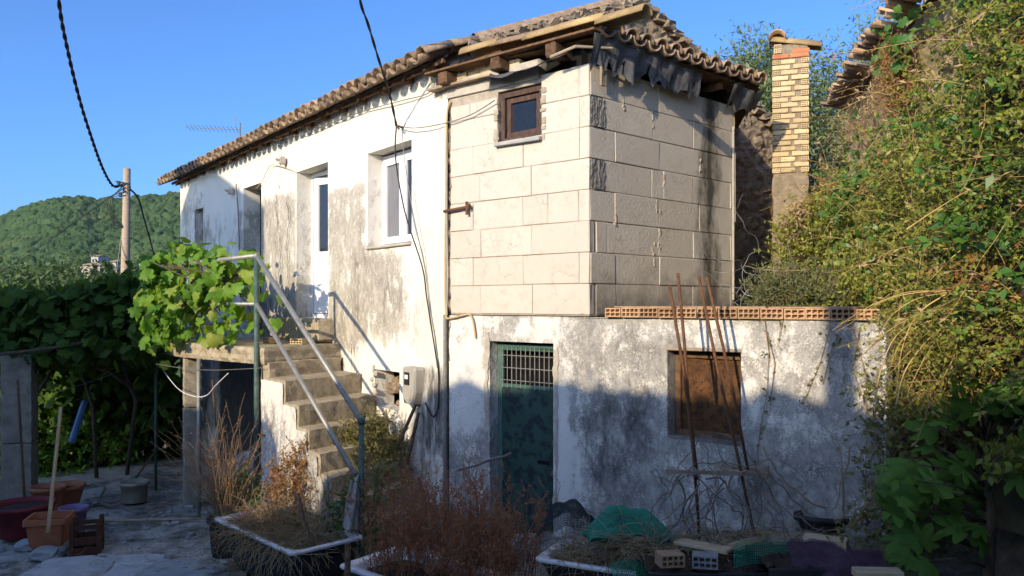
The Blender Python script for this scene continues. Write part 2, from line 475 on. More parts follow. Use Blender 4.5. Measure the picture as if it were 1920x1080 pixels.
M_dark = simple('dark_interior', (.004, .004, .0035), (.010, .009, .008), 4, .95, .2, 20)  # near-black colour standing in for unlit depth in openings and gaps
M_inner = simple('dim_room_plaster', (.09, .085, .075), (.14, .13, .12), 4, .95, .2, 20)
M_meter = simple('meter_box_plastic', (.33, .305, .255), (.42, .395, .335), 6, .5, .15, 50, spec=.4)
M_brick_y = simple('yellow_brick', (.47, .34, .19), (.62, .48, .28), 9, .92, .5, 40, vary=.22, cc=(.27, .19, .11), spots=.62)
M_brick_r = simple('red_brick', (.36, .12, .06), (.50, .20, .10), 9, .92, .5, 40, vary=.15)
M_brick_o = simple('orange_hollow_brick', (.34, .19, .10), (.50, .33, .20), 9, .92, .5, 40, vary=.25, cc=(.15, .10, .07), spots=.60)
M_smear = simple('mortar_smear', (.34, .285, .215), (.44, .37, .285), 14, .95, .6, 60)
M_bmortar = simple('chimney_mortar', (.20, .155, .105), (.36, .285, .20), 16, .95, .9, 60, dist=.02)
M_terra = simple('terracotta_plastic', (.36, .115, .05), (.50, .18, .085), 5, .65, .15, 40)
M_red = simple('red_plastic', (.16, .018, .022), (.24, .03, .034), 5, .55, .15, 40)
M_purple = simple('purple_plastic', (.17, .12, .23), (.25, .19, .32), 5, .55, .15, 40)
M_brownplastic = simple('brown_crate_plastic', (.065, .024, .012), (.12, .045, .022), 7, .7, .3, 40)
M_black = simple('black_enamel', (.010, .010, .011), (.025, .024, .024), 6, .6, .3, 40, cc=(.08, .04, .02), spots=.72)
M_blackplastic = simple('black_plastic', (.012, .012, .013), (.03, .03, .03), 6, .5, .2, 40)
M_enamel = simple('white_enamel', (.66, .64, .62), (.76, .75, .74), 4, .3, .08, 40, spec=.5, cc=(.36, .28, .20), spots=.585)
M_soil = simple('potting_soil', (.035, .025, .017), (.10, .07, .045), 18, .98, 1.0, 50, dist=.03)
M_whitestone = simple('whitish_rubble', (.36, .35, .33), (.52, .51, .48), 7, .95, .8, 30, vary=.2)
M_cinder = simple('grey_brick', (.20, .19, .18), (.32, .305, .29), 9, .95, .7, 50)
M_cloth = simple('grey_rag', (.27, .245, .22), (.42, .39, .36), 14, .95, .5, 90)
M_blue = simple('blue_plastic_pipe', (.13, .26, .50), (.20, .36, .62), 5, .5, .1, 40)
M_netgreen = simple('green_net', (.012, .17, .10), (.03, .30, .18), 8, .7, .2, 40)
M_netblack = simple('black_net', (.02, .028, .028), (.05, .06, .06), 8, .7, .2, 40)
M_netthread = simple('purple_thread', (.09, .045, .07), (.16, .095, .125), 8, .7, .2, 40)
M_netpurple = simple('purple_net', (.05, .018, .045), (.11, .05, .09), 8, .7, .2, 40)
M_bark = simple('bark', (.085, .06, .042), (.19, .145, .10), 9, .95, .9, 30, stretch=(3, 3, 1), dist=.03)
M_drystem = simple('dry_stem', (.20, .125, .07), (.36, .25, .15), 12, .9, .4, 60)
M_deadvine = simple('dead_vine', (.13, .095, .075), (.29, .225, .18), 12, .9, .5, 60)
M_cane = simple('golden_cane', (.42, .27, .095), (.60, .42, .17), 12, .75, .3, 60)
M_glass_dark, _n = newmat('window_glass'); finish(_n, (.018, .02, .024), .04, None, 0, .9)
M_glass_sky, _n = newmat('small_window_glass'); finish(_n, (.008, .014, .03), .03, None, 0, 1.0, {'IOR': 2.4})  # blue base colour paints in part of the sky reflection
M_curtain = simple('grey_net_curtain', (.14, .14, .15), (.20, .20, .21), 3, .3, .1, 30, spec=.6, stretch=(8, 8, 1))
def door_mat():
    m, nt = newmat('green_door_paint')
    p = pos(nt)
    a = nz(nt, p, 9, 5, .55)
    col = ramp(nt, nz(nt, p, 3, 5), [(.3, (.020, .052, .043)), (.7, (.036, .080, .064))])
    zz = Nd(nt, 'ShaderNodeSeparateXYZ', {0: Nd(nt, 'ShaderNodeNewGeometry').outputs['Position']}).outputs[2]
    up = Nd(nt, 'ShaderNodeMapRange', {'Value': zz, 'From Min': 1.5, 'From Max': 1.38}).outputs[0]
    col = mix(nt, mth(nt, 'MULTIPLY', ramp(nt, a, [(.47, 0.0), (.58, .85)]), up), col, (.010, .019, .025))
    col = mix(nt, ramp(nt, mth(nt, 'ADD', nz(nt, p, 16, 7, .75), mth(nt, 'MULTIPLY', Nd(nt, 'ShaderNodeMapRange', {'Value': zz, 'From Min': .7, 'From Max': -.2}).outputs[0], .14)), [(.62, 0.0), (.68, .8)]), col, (.10, .05, .028))
    finish(nt, col, .6, bump(nt, nz(nt, p, 40, 5), .25, .01), 0, .3)
    return m
M_door = door_mat()
M_doorframe = simple('green_frame_paint', (.04, .10, .082), (.075, .155, .125), 9, .6, .4, 50, cc=(.22, .22, .19), spots=.66)
def ground_mat():
    m, nt = newmat('yard_ground')
    p = pos(nt)
    a = nz(nt, p, 1.1, 8, .6); b = nz(nt, p, 9, 8, .7)
    col = ramp(nt, b, [(.36, (.12, .10, .08)), (.5, (.23, .205, .165)), (.64, (.38, .35, .30))])
    pale = ramp(nt, b, [(.3, (.40, .355, .285)), (.7, (.60, .545, .455))])
    col = mix(nt, ramp(nt, a, [(.46, 0.0), (.54, 1.0)]), col, pale)
    deb = nz(nt, p, 26, 6, .75)
    col = mix(nt, ramp(nt, deb, [(.58, 0.0), (.64, .8)]), col, (.10, .068, .042))
    geo = Nd(nt, 'ShaderNodeSeparateXYZ', {0: Nd(nt, 'ShaderNodeNewGeometry').outputs['Position']})
    far = Nd(nt, 'ShaderNodeMapRange', {'Value': geo.outputs[1], 'From Min': 14.0, 'From Max': 20.0}).outputs[0]
    col = mix(nt, far, col, ramp(nt, nz(nt, p, .4, 6), [(.3, (.05, .065, .025)), (.7, (.12, .12, .05))]))
    bank = Nd(nt, 'ShaderNodeMapRange', {'Value': geo.outputs[0], 'From Min': 2.3, 'From Max': 3.0}).outputs[0]
    col = mix(nt, bank, col, ramp(nt, b, [(.3, (.06, .045, .03)), (.7, (.19, .14, .09))]))
    finish(nt, col, .97, bump(nt, mth(nt, 'ADD', b, mth(nt, 'MULTIPLY', deb, .6)), .8, .03), 0, .1)
    return m
M_ground = ground_mat()
def hill_mat():
    m, nt = newmat('wooded_hillside')
    p = pos(nt)
    v = vor(nt, p, .16)
    col = ramp(nt, nz(nt, p, .035, 6, .6), [(.3, (.045, .085, .030)), (.55, (.07, .12, .042)), (.75, (.12, .145, .055))])
    col = mix(nt, .55, col, ramp(nt, Nd(nt, 'ShaderNodeSeparateColor', {0: v.outputs['Color']}).outputs[0], [(0, (.45, .5, .45)), (1, (1.0, 1.0, 1.0))]), 'MULTIPLY')
    finish(nt, col, .95, bump(nt, nz(nt, p, .5, 6, .7), .8, 1.5), 0, .05)
    return m
M_hill = hill_mat()
L_grape = leafmat('grape_leaf', [(.085, .21, .02), (.13, .29, .028), (.19, .37, .04), (.15, .32, .032), (.26, .41, .06), (.33, .38, .07)], .45)
L_grape_d = leafmat('shaded_vine_leaf', [(.05, .095, .02), (.07, .135, .025), (.10, .175, .03), (.06, .11, .022)], .3, .75, .12)  # darker copy of the grape leaf, shade put into its colour
L_fig = leafmat('fig_leaf', [(.075, .16, .03), (.105, .215, .04), (.14, .26, .05), (.09, .185, .038)], .3, .7, .15)
L_bank = leafmat('bank_leaf', [(.20, .235, .032), (.29, .31, .048), (.38, .39, .065), (.24, .28, .042), (.15, .20, .03), (.43, .41, .11)], .35)
L_bank2 = leafmat('green_creeper_leaf', [(.10, .19, .028), (.16, .26, .04), (.22, .32, .05), (.26, .33, .06)], .35)
L_ivy = leafmat('ivy_leaf', [(.04, .11, .022), (.065, .17, .032), (.11, .24, .045)], .25, .4)
L_rust = leafmat('rusty_dry_leaf', [(.32, .13, .032), (.42, .20, .055), (.38, .24, .085), (.27, .14, .055)], .3)
L_dry = leafmat('dry_weed', [(.40, .15, .07), (.50, .20, .09), (.32, .12, .06), (.52, .28, .14)], .2, .8)
L_straw = leafmat('straw', [(.45, .31, .155), (.56, .42, .23), (.36, .23, .115)], .2, .8)
L_olive = leafmat('olive_leaf', [(.13, .19, .075), (.19, .25, .11), (.25, .30, .15), (.15, .21, .075)], .3)
L_shrub = leafmat('shrub_leaf', [(.12, .14, .035), (.18, .19, .05), (.24, .22, .07), (.10, .12, .03)], .3)
L_heather = leafmat('grey_green_leaf', [(.11, .14, .05), (.16, .19, .075), (.20, .21, .09)], .3)
L_tree = leafmat('far_tree_leaf', [(.04, .085, .022), (.065, .115, .03), (.09, .14, .04), (.12, .15, .05)], .3)
L_cyp = leafmat('cypress_leaf', [(.018, .045, .018), (.03, .06, .022)], .15)
L_yellow = leafmat('yellow_green_leaf', [(.20, .25, .03), (.27, .30, .045), (.16, .22, .03)], .4)

# ------------------------------------------------------------------ ground, hill
HX = np.array([-40, -14, -6.5, -4, -2, -.8, .2, 1.0, 2.0, 2.75, 3.0, 3.35, 3.75, 4.2, 5, 8, 40])
HZ = np.array([-4, -1.4, -.75, -.68, -.62, -.40, -.12, .12, .40, .52, .62, 1.5, 2.6, 3.5, 4.0, 4.2, 5])
HZ2 = np.array([-4, -1.4, -.75, -.68, -.62, -.40, 0.4, 1.4, 2.0, 2.02, 2.03, 2.1, 2.2, 2.4, 2.8, 3.6, 5])
def ground_h(X, Y):
    X = np.asarray(X, float); Y = np.asarray(Y, float)
    near = np.interp(X, HX, HZ); back = np.interp(X, HX, HZ2)
    w = nsm(.25, 1.2, -(NB.x*(X-L0.x)+NB.y*(Y-L0.y)))
    h = near*(1-w)+back*w
    dn = nsm(14, 60, Y)*nsm(2, -6, X)
    h = h - dn*16 - nsm(40, 220, Y)*nsm(2, -20, X)*10
    up = nsm(12, 40, Y)*nsm(-1, 5, X)
    h = h + up*1.0
    st = nsm(2.2, .8, Y)                          # the lane the photographer stands on
    lane = .65 + np.clip(X-3, 0, 10)*.3
    h = h*(1-st) + np.maximum(lane, np.where(X > 3, h, lane))*st
    return h
def axis(lo, hi, f0, f1, fine):
    a = list(np.arange(f0, f1+1e-6, fine))
    s = fine
    x = f0
    while x > lo: s *= 1.28; x -= s; a.insert(0, x)
    s = fine; x = f1
    while x < hi: s *= 1.28; x += s; a.append(x)
    return np.array(a)
gx = axis(-1000, 1000, -8.5, 5, .13); gy = axis(-60, 1800, 3.5, 15, .13)
GX, GY = np.meshgrid(gx, gy)
GZ = ground_h(GX, GY)
jit = np.array([[fbm(x*.9, y*.9)*.05 + fbm(x*4, y*4, 3)*.018 if (-9 < x < 6 and 0 < y < 16) else 0 for x in gx] for y in gy])
GZ = GZ + jit
nxg, nyg = len(gx), len(gy)
idx = np.arange(nxg*nyg).reshape(nyg, nxg)
F = np.stack([idx[:-1, :-1], idx[:-1, 1:], idx[1:, 1:], idx[1:, :-1]], -1).reshape(-1, 4)
g = put('ground', arr_mesh('ground', np.stack([GX, GY, GZ], -1), F, M_ground, True))
tag(g, kind='structure')
def gh(x, y): return float(ground_h(x, y))

ridge_px = [(-900, 520), (-500, 470), (-200, 440), (0, 411), (60, 385), (100, 374), (150, 369), (185, 377), (225, 378), (270, 371), (335, 365), (450, 375), (700, 430), (1000, 480), (1500, 520), (2400, 540)]
RX = np.array([(p[0]-960)/1480 for p in ridge_px]); RZ = np.array([(570-p[1])/1480 for p in ridge_px])
na, nd = 760, 330
A = np.linspace(-.95, -.30, na); D = np.linspace(170, 640, nd)
AA, DD = np.meshgrid(A, D)
t = np.clip((DD-170)/(560-170), 0, 1.0)
top = np.interp(AA, RX, RZ)*560 + EYE
prof = t**1.15
ZZ = -32 + (top+32)*prof - np.clip(DD-560, 0, 200)*.5
XXh = AA*DD
def vnoise(X, Y, s, seed):
    r = np.random.default_rng(seed); T = r.random((257, 257))
    xs = (X/s) % 256; ys = (Y/s) % 256
    i = xs.astype(int); j = ys.astype(int); fx = xs-i; fy = ys-j
    fx = fx*fx*(3-2*fx); fy = fy*fy*(3-2*fy)
    return (T[j, i]*(1-fx)+T[j, i+1]*fx)*(1-fy) + (T[j+1, i]*(1-fx)+T[j+1, i+1]*fx)*fy
def crowns(X, Y, s, seed):
    # rounded tree crowns: dome height from the nearest jittered cell centre
    r = np.random.default_rng(seed); JX = r.random((128, 128)); JY = r.random((128, 128)); HZ_ = r.uniform(.45, 1.0, (128, 128))
    ix = np.floor(X/s).astype(int); iy = np.floor(Y/s).astype(int); best = np.full(X.shape, -1.0)
    for dx in (-1, 0, 1):
        for dy in (-1, 0, 1):
            cx = ix+dx; cy = iy+dy; u = cx % 128; v = cy % 128
            d2 = ((cx+JX[v, u])*s-X)**2+((cy+JY[v, u])*s-Y)**2
            best = np.maximum(best, np.sqrt(np.clip(1-d2/(s*.62)**2, 0, 1))*HZ_[v, u])
    return best
ZZ = ZZ + (vnoise(XXh, DD, 60, 1)-.5)*6*nsm(0, .3, t)*nsm(1.0, .7, t) + crowns(XXh, DD*.8, 6.0, 2)*2.4 + crowns(XXh, DD, 3.6, 6)*1.2 + (vnoise(XXh, DD, 1.6, 3)-.5)*.9 + (vnoise(XXh, DD, 22, 9)-.5)*2.5
idx = np.arange(na*nd).reshape(nd, na)
F = np.stack([idx[:-1, :-1], idx[:-1, 1:], idx[1:, 1:], idx[1:, :-1]], -1).reshape(-1, 4)
tag(put('hill', arr_mesh('hill', np.stack([XXh, DD, ZZ], -1), F, M_hill, True)), kind='structure')

# ------------------------------------------------------------------ the house
def sheet(P, u0, u1, z0, z1, holes, step, amp, attrs, seed=0.0, ztop=None):
    """uneven wall face with openings and their reveals: MB plus per-vertex attributes"""
    us = {u0, u1}; zs = {z0, z1}
    for h in holes:
        us |= {h[0], h[1]}; zs |= {h[2], h[3]}
    def fill(s):
        s = sorted(s); out = []
        for a, b in zip(s[:-1], s[1:]):
            k = max(1, int(math.ceil((b-a)/step)))
            out += [a+(b-a)*i/k for i in range(k)]
        return out+[s[-1]]
    us = fill(us); zs = fill(zs)
    mb = MB(); at_ = {k: [] for k in attrs}
    def put_v(u, z, n):
        mb.v.append(tuple(P(u, z, n)))
        for k, fn in attrs.items(): at_[k].append(fn(u, z))
    def edge(u, z):
        e = 1.0
        for h in holes:
            du = max(h[0]-u, 0, u-h[1]); dz = max(h[2]-z, 0, z-h[3])
            e = min(e, math.hypot(du, dz)/.25)
        e = min(e, (u-u0)/.2, (u1-u)/.2)
        return max(0.0, e)
    nu = len(us)
    for z in zs:
        for u in us:
            zz = z
            if ztop is not None: zz = min(z, ztop(u))
            n = (fbm(u*1.1+seed, zz*1.1, seed)*amp + fbm(u*5+seed, zz*5, 2)*amp*.35)*edge(u, zz)
            ju = 0
            put_v(u, zz, n)
    for j in range(len(zs)-1):
        for i in range(nu-1):
            um = (us[i]+us[i+1])/2; zm = (zs[j]+zs[j+1])/2
            if any(h[0] < um < h[1] and h[2] < zm < h[3] for h in holes): continue
            if ztop is not None and zs[j] >= ztop(um): continue
            mb.f.append((j*nu+i, j*nu+i+1, (j+1)*nu+i+1, (j+1)*nu+i))
    for h in holes:
        a, b, c, d, dep = h
        loop = [(a, c), (b, c), (b, d), (a, d)]
        for (p, q) in zip(loop, loop[1:]+loop[:1]):
            k = max(1, int(math.hypot(q[0]-p[0], q[1]-p[1])/.12)); m = 3
            b0 = len(mb.v)
            for i in range(k+1):
                u = p[0]+(q[0]-p[0])*i/k; z = p[1]+(q[1]-p[1])*i/k
                for jj in range(m+1):
                    w = jj/m; ju = fbm(u*7+jj, z*7, 9)*.012*(1 if 0 < w else 0)
                    put_v(u+(ju if p[0] == q[0] else 0), z+(ju if p[1] == q[1] else 0), -dep*w)
            for i in range(k):
                for jj in range(m):
                    o = b0+i*(m+1)+jj
                    mb.f.append((o, o+m+1, o+m+2, o+1))
    return mb, at_
def sheet_obj(name, mat, parent, mb, at_):
    me = mb.mesh(name, mat, True)
    for k, vals in at_.items():
        me.attributes.new(k, 'FLOAT', 'POINT').data.foreach_set('value', vals)
    return put(name, me, parent)
def boxm(u, z, a, b, c, d, s=.18):
    return sm(a-s, a+s, u)*sm(b+s, b-s, u)*sm(c-s, c+s, z)*sm(d+s, d-s, z)

house = thing('old_house', fac(0, 0, 0), 'dilapidated two storey whitewashed house with tiled roof and cream block extension', 'house')
W1 = (.77, 1.90, 2.98, 4.20); D1 = (3.11, 4.25, 2.04, 4.27); W2 = (5.77, 6.66, 1.72, 4.30); W3 = (9.06, 9.65, 2.6, 4.20)
DU = (3.25, 4.0, -1.0, 1.30); DU2 = (4.35, 5.25, -1.0, 1.30); HO = (1.06, 1.70, .95, 1.42)
def f_stain_shade(c, z):
    s = -.22
    s -= .55*sm(3.75, 4.25, z + .12*fbm(c*2, z*2))*sm(10, 8, c)
    s += .52*boxm(c, z, 1.95, 3.1, 1.6, 3.9, .12)
    s += .50*boxm(c, z, 1.0, 2.3, 1.75, 2.95, .2)
    s += .22*boxm(c, z, .35, 1.1, 1.75, 2.6, .2)
    s += .62*boxm(c, z, 4.25, 5.75, 1.5, 4.1, .1)
    s += .30*boxm(c, z, 5.6, 9.0, 1.0, 4.4, .3) + .35*boxm(c, z, 8.7, 11, 1.0, 4.6, .2)
    s -= .15*boxm(c, z, -.1, .75, 2.5, 4.9, .2)
    s -= .25*boxm(c, z, .9, 2.2, 1.45, 1.9, .12)
    s += .35*sm(1.3, .6, z) + .8*boxm(c, z, 2.6, 8, -2, 1.5, .15)  # darkens the low wall and under the landing: shade painted in
    return s
def f_warm(c, z):
    return .45*boxm(c, z, -.2, .62, 1.6, 5, .15)+.12*sm(3.8, 4.3, z)+.3*boxm(c, z, 10.2, 11, 3.4, 4.7, .2)
def f_dark(c, z):
    return .55*boxm(c, z, -.1, .55, .5, 1.55, .14)+.55*boxm(c, z, -.2, .35, 4.55, 5.1, .15)+.5*boxm(c, z, 5.3, 6.3, 1.6, 2.5, .3)+.35*boxm(c, z, 2.6, 4.6, 1.6, 2.1, .15)+.25*sm(.6, -.2, z) + .25*boxm(c, z, .6, 1.6, 1.9, 2.7, .2) + .8*boxm(c, z, 2.7, 8, -2, 1.5, .15)  # last term paints the shade under the landing
mb, at_ = sheet(fac, -.02, 10.74, -1.4, 5.02, [W1+(.24,), D1+(.26,), W2+(.30,), W3+(.30,), DU+(.35,), DU2+(.35,), HO+(.28,)], .075, .03, {'stain': f_stain_shade, 'warm': f_warm, 'dark': f_dark})
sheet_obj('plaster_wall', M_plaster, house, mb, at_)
# far end wall, rear wall, floors: close the rooms
mb = MB()
IN = -NMv
mb.quad(fac(10.74, -1.4), fac(10.74, -1.4, -6), fac(10.74, 5.02, -6), fac(10.74, 5.02))
mb.add([fac(10.74, 5.02), fac(10.74, 5.02, -6), fac(10.74, 6.25, -3)], [(0, 1, 2)])
mb.quad(fac(10.74, -1.4, -6), fac(0, -1.4, -6), fac(0, 5.02, -6), fac(10.74, 5.02, -6))
mb.build('rear_wall', M_stone, house)
mb = MB()
mb.quad(fac(0, 1.9, -.3), fac(10.7, 1.9, -.3), fac(10.7, 1.9, -5.9), fac(0, 1.9, -5.9))
mb.quad(fac(0, 4.6, -.36), fac(10.7, 4.6, -.36), fac(10.7, 4.6, -5.9), fac(0, 4.6, -5.9))
mb.quad(fac(0, -1, -2.2), fac(10.7, -1, -2.2), fac(10.7, 4.6, -2.2), fac(0, 4.6, -2.2))
mb.build('inner_floor', M_inner, house)
# stone gable end that rises behind the extension: lumpy rubble
def gable_top(s): return 5.03+.42*(3-abs(s-3))-.05
def gable_lump(s, z, k=1.0):
    d, pts = mnoise.voronoi(Vector((s*4.3, z*6.2, 1.7)))
    return (min(d[1]-d[0], .5)*.11 + fbm(s*9, z*9, 4)*.03)*k
mb = MB()
ns, nzv = 110, 84
for j in range(nzv+1):
    for i in range(ns+1):
        s = 6.1*i/ns; z = 1.6 + (gable_top(s)-1.6)*j/nzv
        mb.v.append(tuple(fac(0.0-gable_lump(s, z)-.02, z, -s)))
for j in range(nzv):
    for i in range(ns):
        mb.f.append((j*(ns+1)+i, j*(ns+1)+i+1, (j+1)*(ns+1)+i+1, (j+1)*(ns+1)+i))
mb.build('gable_wall', M_stone, house)

# old cracks in the plaster
def crack(pts, w, P=fac, n=.035):
    mb = MB(); prev = None
    for i, (c, z) in enumerate(pts):
        ww = w*random.uniform(.5, 1.3)
        a = P(c-ww/2, z, n); b = P(c+ww/2, z, n)
        if prev: mb.quad(prev[0], prev[1], b, a)
        prev = (a, b)
    return mb
def wig(c, z0, z1, amp, seed):
    k = int(abs(z1-z0)/.045)+2
    return [(c + amp*fbm(seed, (z0+(z1-z0)*i/k)*1.8, 5, 5) + .3*amp*fbm(seed, (z0+(z1-z0)*i/k)*9, 2), z0+(z1-z0)*i/k) for i in range(k+1)]
for c, z0, z1, am, sd in [(4.95, 4.85, 2.55, .30, 3.3), (4.52, 3.95, 2.2, .16, 8.1), (2.35, 1.72, 1.35, .1, 1.7)]:
    crack(wig(c, z0, z1, am, sd), .016).build('crack', M_dark, house)

# white window, two casements
def bar_frame(mb, P, u0, u1, z0, z1, n, w, th):
    T = (P(1, 0, 0)-P(0, 0, 0)); Nn = (P(0, 0, 1)-P(0, 0, 0))
    mb.obox(P(u0, z0, n), T*(u1-u0), Nn*th, Z*w); mb.obox(P(u0, z1-w, n), T*(u1-u0), Nn*th, Z*w)
    mb.obox(P(u0, z0+w, n), T*w, Nn*th, Z*(z1-z0-2*w)); mb.obox(P(u1-w, z0+w, n), T*w, Nn*th, Z*(z1-z0-2*w))
win = MB(); bar_frame(win, fac, W1[0], W1[1], W1[2], W1[3]-.02, -.27, .045, .05)
win = win.build('window', M_pvc, house)
tag(win, 'white plastic two leaf window of the old house')
um = (W1[0]+W1[1])/2
for a, b in ((W1[0]+.05, um-.006), (um+.006, W1[1]-.05)):
    s = MB(); bar_frame(s, fac, a, b, W1[2]+.05, W1[3]-.075, -.255, .085, .055); s.build('sash', M_pvc, win)
    s = MB(); s.obox(fac(a+.085, W1[2]+.13, -.235), TM*(b-a-.17), NMv*.01, Z*(W1[3]-W1[2]-.29)); s.build('pane', M_curtain if a > um else M_glass_dark, win)
s = MB(); s.bbox(fac(1.335, W1[2]-.012, -.1), TM*1.13, NMv*.27, Z*.03, .008, .004); s.build('sill', M_lintel, win)
# white door standing ajar
door = MB(); bar_frame(door, fac, D1[0], D1[1], D1[2], D1[3]-.01, -.31, .06, .07)
door = door.build('door', M_pvc, house); tag(door, 'white plastic glazed door standing ajar')
hc, hn, ang = 4.16, -.27, math.radians(14)
def leaf(u, z, n=0):                                  # door leaf frame swung inward about the left jamb
    return fac(hc, 0, hn) - TM*(u*math.cos(ang)) - NMv*(u*math.sin(ang)) + NMv*n + Z*z
s = MB(); bar_frame(s, leaf, .03, .92, 2.11, 4.18, 0, .11, .05)
s.obox(leaf(.14, 2.95), leaf(1, 0)-leaf(0, 0) - (leaf(0, 0)*0) if False else (leaf(.81, 2.95)-leaf(.14, 2.95))+Vector((0, 0, 0)), NMv*.05, Z*.10)
s.build('door_leaf', M_pvc, door)
s = MB(); s.obox(leaf(.14, 3.05, .015), leaf(.81, 0)-leaf(.14, 0), NMv*.012, Z*1.02); s.build('pane', M_glass_dark, door)
s = MB(); s.obox(leaf(.14, 2.22, .012), leaf(.81, 0)-leaf(.14, 0), NMv*.02, Z*.73)
for i in range(1, 6): s.obox(leaf(.14+.112*i, 2.22, .033), leaf(.012, 0)-leaf(0, 0), NMv*.006, Z*.73)
s.build('lower_panel', M_pvc, door)
s = MB()
for z in (2.3, 3.2, 4.0): s.tube([fac(hc+.005, z, -.23), fac(hc+.005, z+.1, -.23)], .012, 8)
s.build('hinge', M_pvc, door)
s = MB(); s.bbox(fac(3.68, 1.88, .0), TM*1.5, NMv*.5, Z*.32, .03, .012); s.build('door_step', M_conc, house)
# old doorway with a decayed shutter, narrow far window, undercroft doors
s = MB()
for i in range(5): s.bbox(fac(5.83+.09*i+.045, 3.0, -.27), TM*.084, NMv*.03, Z*2.5, .004, .003)
dr = s.build('shutter', M_wood_grey, house); tag(dr, 'grey decayed board shutter in the shaded doorway')
s = MB(); bar_frame(s, fac, W3[0], W3[1], W3[2], W3[3], -.24, .06, .05); s.build('far_window_frame', M_wood_grey, house)
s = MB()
for h in (DU, DU2): s.quad(fac(h[0]-.05, h[2], -.36), fac(h[1]+.05, h[2], -.36), fac(h[1]+.05, h[3]+.05, -.36), fac(h[0]-.05, h[3]+.05, -.36))  # black sheets behind the openings paint in the unlit inside
tag(s.build('doorway_dark_sheet', M_dark, house), 'black sheets standing in for the unlit inside of the doorways under the landing')
# lumps of stone at the hole in the wall by the stairs
s = MB()
for i in range(16):
    s.bbox(fac(random.uniform(1.1, 1.7), random.uniform(.98, 1.3), -.22+random.uniform(-.03, .06)), TM*random.uniform(.1, .2), NMv*.12, Z*random.uniform(.06, .13), .02, .014)
s.build('exposed_stone', M_stone, house)
# broken plaster lip
mbx = MB()
for i in range(7):
    mbx.bbox(fac(1.72+.04*math.sin(i*2.1), .98+.075*i, .0), TM*.07, NMv*.04, Z*.07, .014, .012)
mbx.build('plaster_lip', M_lintel, house)
# insulators on the wall
for c, z in ((4.67, 4.50), (7.15, 4.30)):
    s = MB(); s.bbox(fac(c, z, .06), TM*.10, NMv*.10, Z*.12, .02, .008); s.tube([fac(c, z, .1), fac(c, z+.02, .17)], .022, 8); s.build('wire_bracket', M_lintel, house)

# ---- lower wall below the extension and out to the right (annex)
GD = (.60, 1.44, -.25, 1.86); RW = (2.70, 3.385, 1.075, 1.87); UA = 4.50
def a_stain(u, z):
    s = .33
    s -= .42*boxm(u, z, -.1, .5, .9, 2.2, .15)
    s += .12*boxm(u, z, 1.7, 2.5, .3, 1.9, .2)
    s -= .55*boxm(u, z, 1.40, 1.62, -.3, 1.45, .07)
    s -= .20*boxm(u, z, 1.45, 2.0, .3, 1.0, .15)
    s -= .25*boxm(u, z, 3.38, 3.9, 1.3, 2.1, .2)
    s -= .15*boxm(u, z, .5, 1.6, 1.85, 2.2, .1)
    s -= .2*boxm(u, z, 2.4, 3.4, 1.88, 2.15, .05)
    s += .16*boxm(u, z, 3.5, 4.6, .3, 1.6, .25)
    return s
def a_dark(u, z):
    return .10+.35*boxm(u, z, 1.75, 2.4, .5, 1.5, .22)+.25*boxm(u, z, 4.05, 4.5, 1.5, 2.2, .15)+.15*sm(.5, -.2, z)+.3*boxm(u, z, 2.3, 2.6, 1.0, 1.7, .15)
mb, at_ = sheet(blk, 0.0, UA, -.8, 2.125, [GD+(.24,), RW+(.20,)], .06, .022, {'stain': a_stain, 'dark': a_dark, 'warm': lambda u, z: 0.0}, 5.0)
sheet_obj('annex_wall', M_lime, house, mb, at_)
def aside(s, z, n=0.0): return blk(UA, z) - NB*s + TB*n
mb, at_ = sheet(aside, 0.0, 2.4, -.8, 2.125, [], .1, .02, {'stain': lambda u, z: .4, 'dark': lambda u, z: .3, 'warm': lambda u, z: 0.0}, 15.0)
sheet_obj('annex_side_wall', M_lime, house, mb, at_)
mb = MB(); q = [blk(-.02, 2.118, .0), blk(UA, 2.118, .0), blk(UA, 2.118, -2.6), R0+Z*2.118 + TR*1.4, fac(0.02, 2.118, -4.5)]
mb.add(q, [(0, 1, 2, 3, 4)])
q2 = [blk(.02, .4, -.9), blk(UA-.05, .4, -.9), blk(UA-.05, 2.1, -.9), blk(.02, 2.1, -.9)]
mb.quad(*q2)
mb.build('terrace_slab', M_conc, house)
s = MB(); s.bbox(blk(UA+.006, 1.06, -.05), TB*.03, NB*.16, Z*2.1, .01, .01); s.build('corner_render', M_lime, house)
# green metal door with a barred vent
gd = MB(); bar_frame(gd, blk, GD[0]+.015, GD[1]-.01, GD[2], GD[3]-.03, -.17, .055, .05)
gd = gd.build('green_door', M_doorframe, house); tag(gd, 'mottled dark green metal door with barred vent')
s = MB(); s.obox(blk(GD[0]+.07, GD[2]+.02, -.16), TB*(GD[1]-GD[0]-.135), NB*.03, Z*(1.36-GD[2])); s.build('door_panel', M_door, gd)
s = MB(); s.obox(blk(GD[0]+.07, 1.375, -.155), TB*(GD[1]-GD[0]-.135), NB*.035, Z*.035); s.build('vent_frame', M_doorframe, gd); s = MB(); s.obox(blk(GD[0]+.07, 1.765, -.155), TB*(GD[1]-GD[0]-.135), NB*.035, Z*.035)
s.build('vent_frame', M_doorframe, gd)
for i in range(12):
    u = GD[0]+.085+(GD[1]-GD[0]-.165)*i/11
    s = MB(); s.tube([blk(u, 1.37, -.115), blk(u, 1.80, -.115)], .0042, 6); s.build('bar', M_pipe, gd)
for z in (1.45, 1.58, 1.71):
    s = MB(); s.tube([blk(GD[0]+.07, z, -.109), blk(GD[1]-.065, z, -.109)], .0045, 6); s.build('bar', M_pipe, gd)
s = MB(); s.obox(blk(GD[0]+.55, .62, -.128), TB*.14, NB*.012, Z*.035); s.build('letter_slot', M_dark, gd)
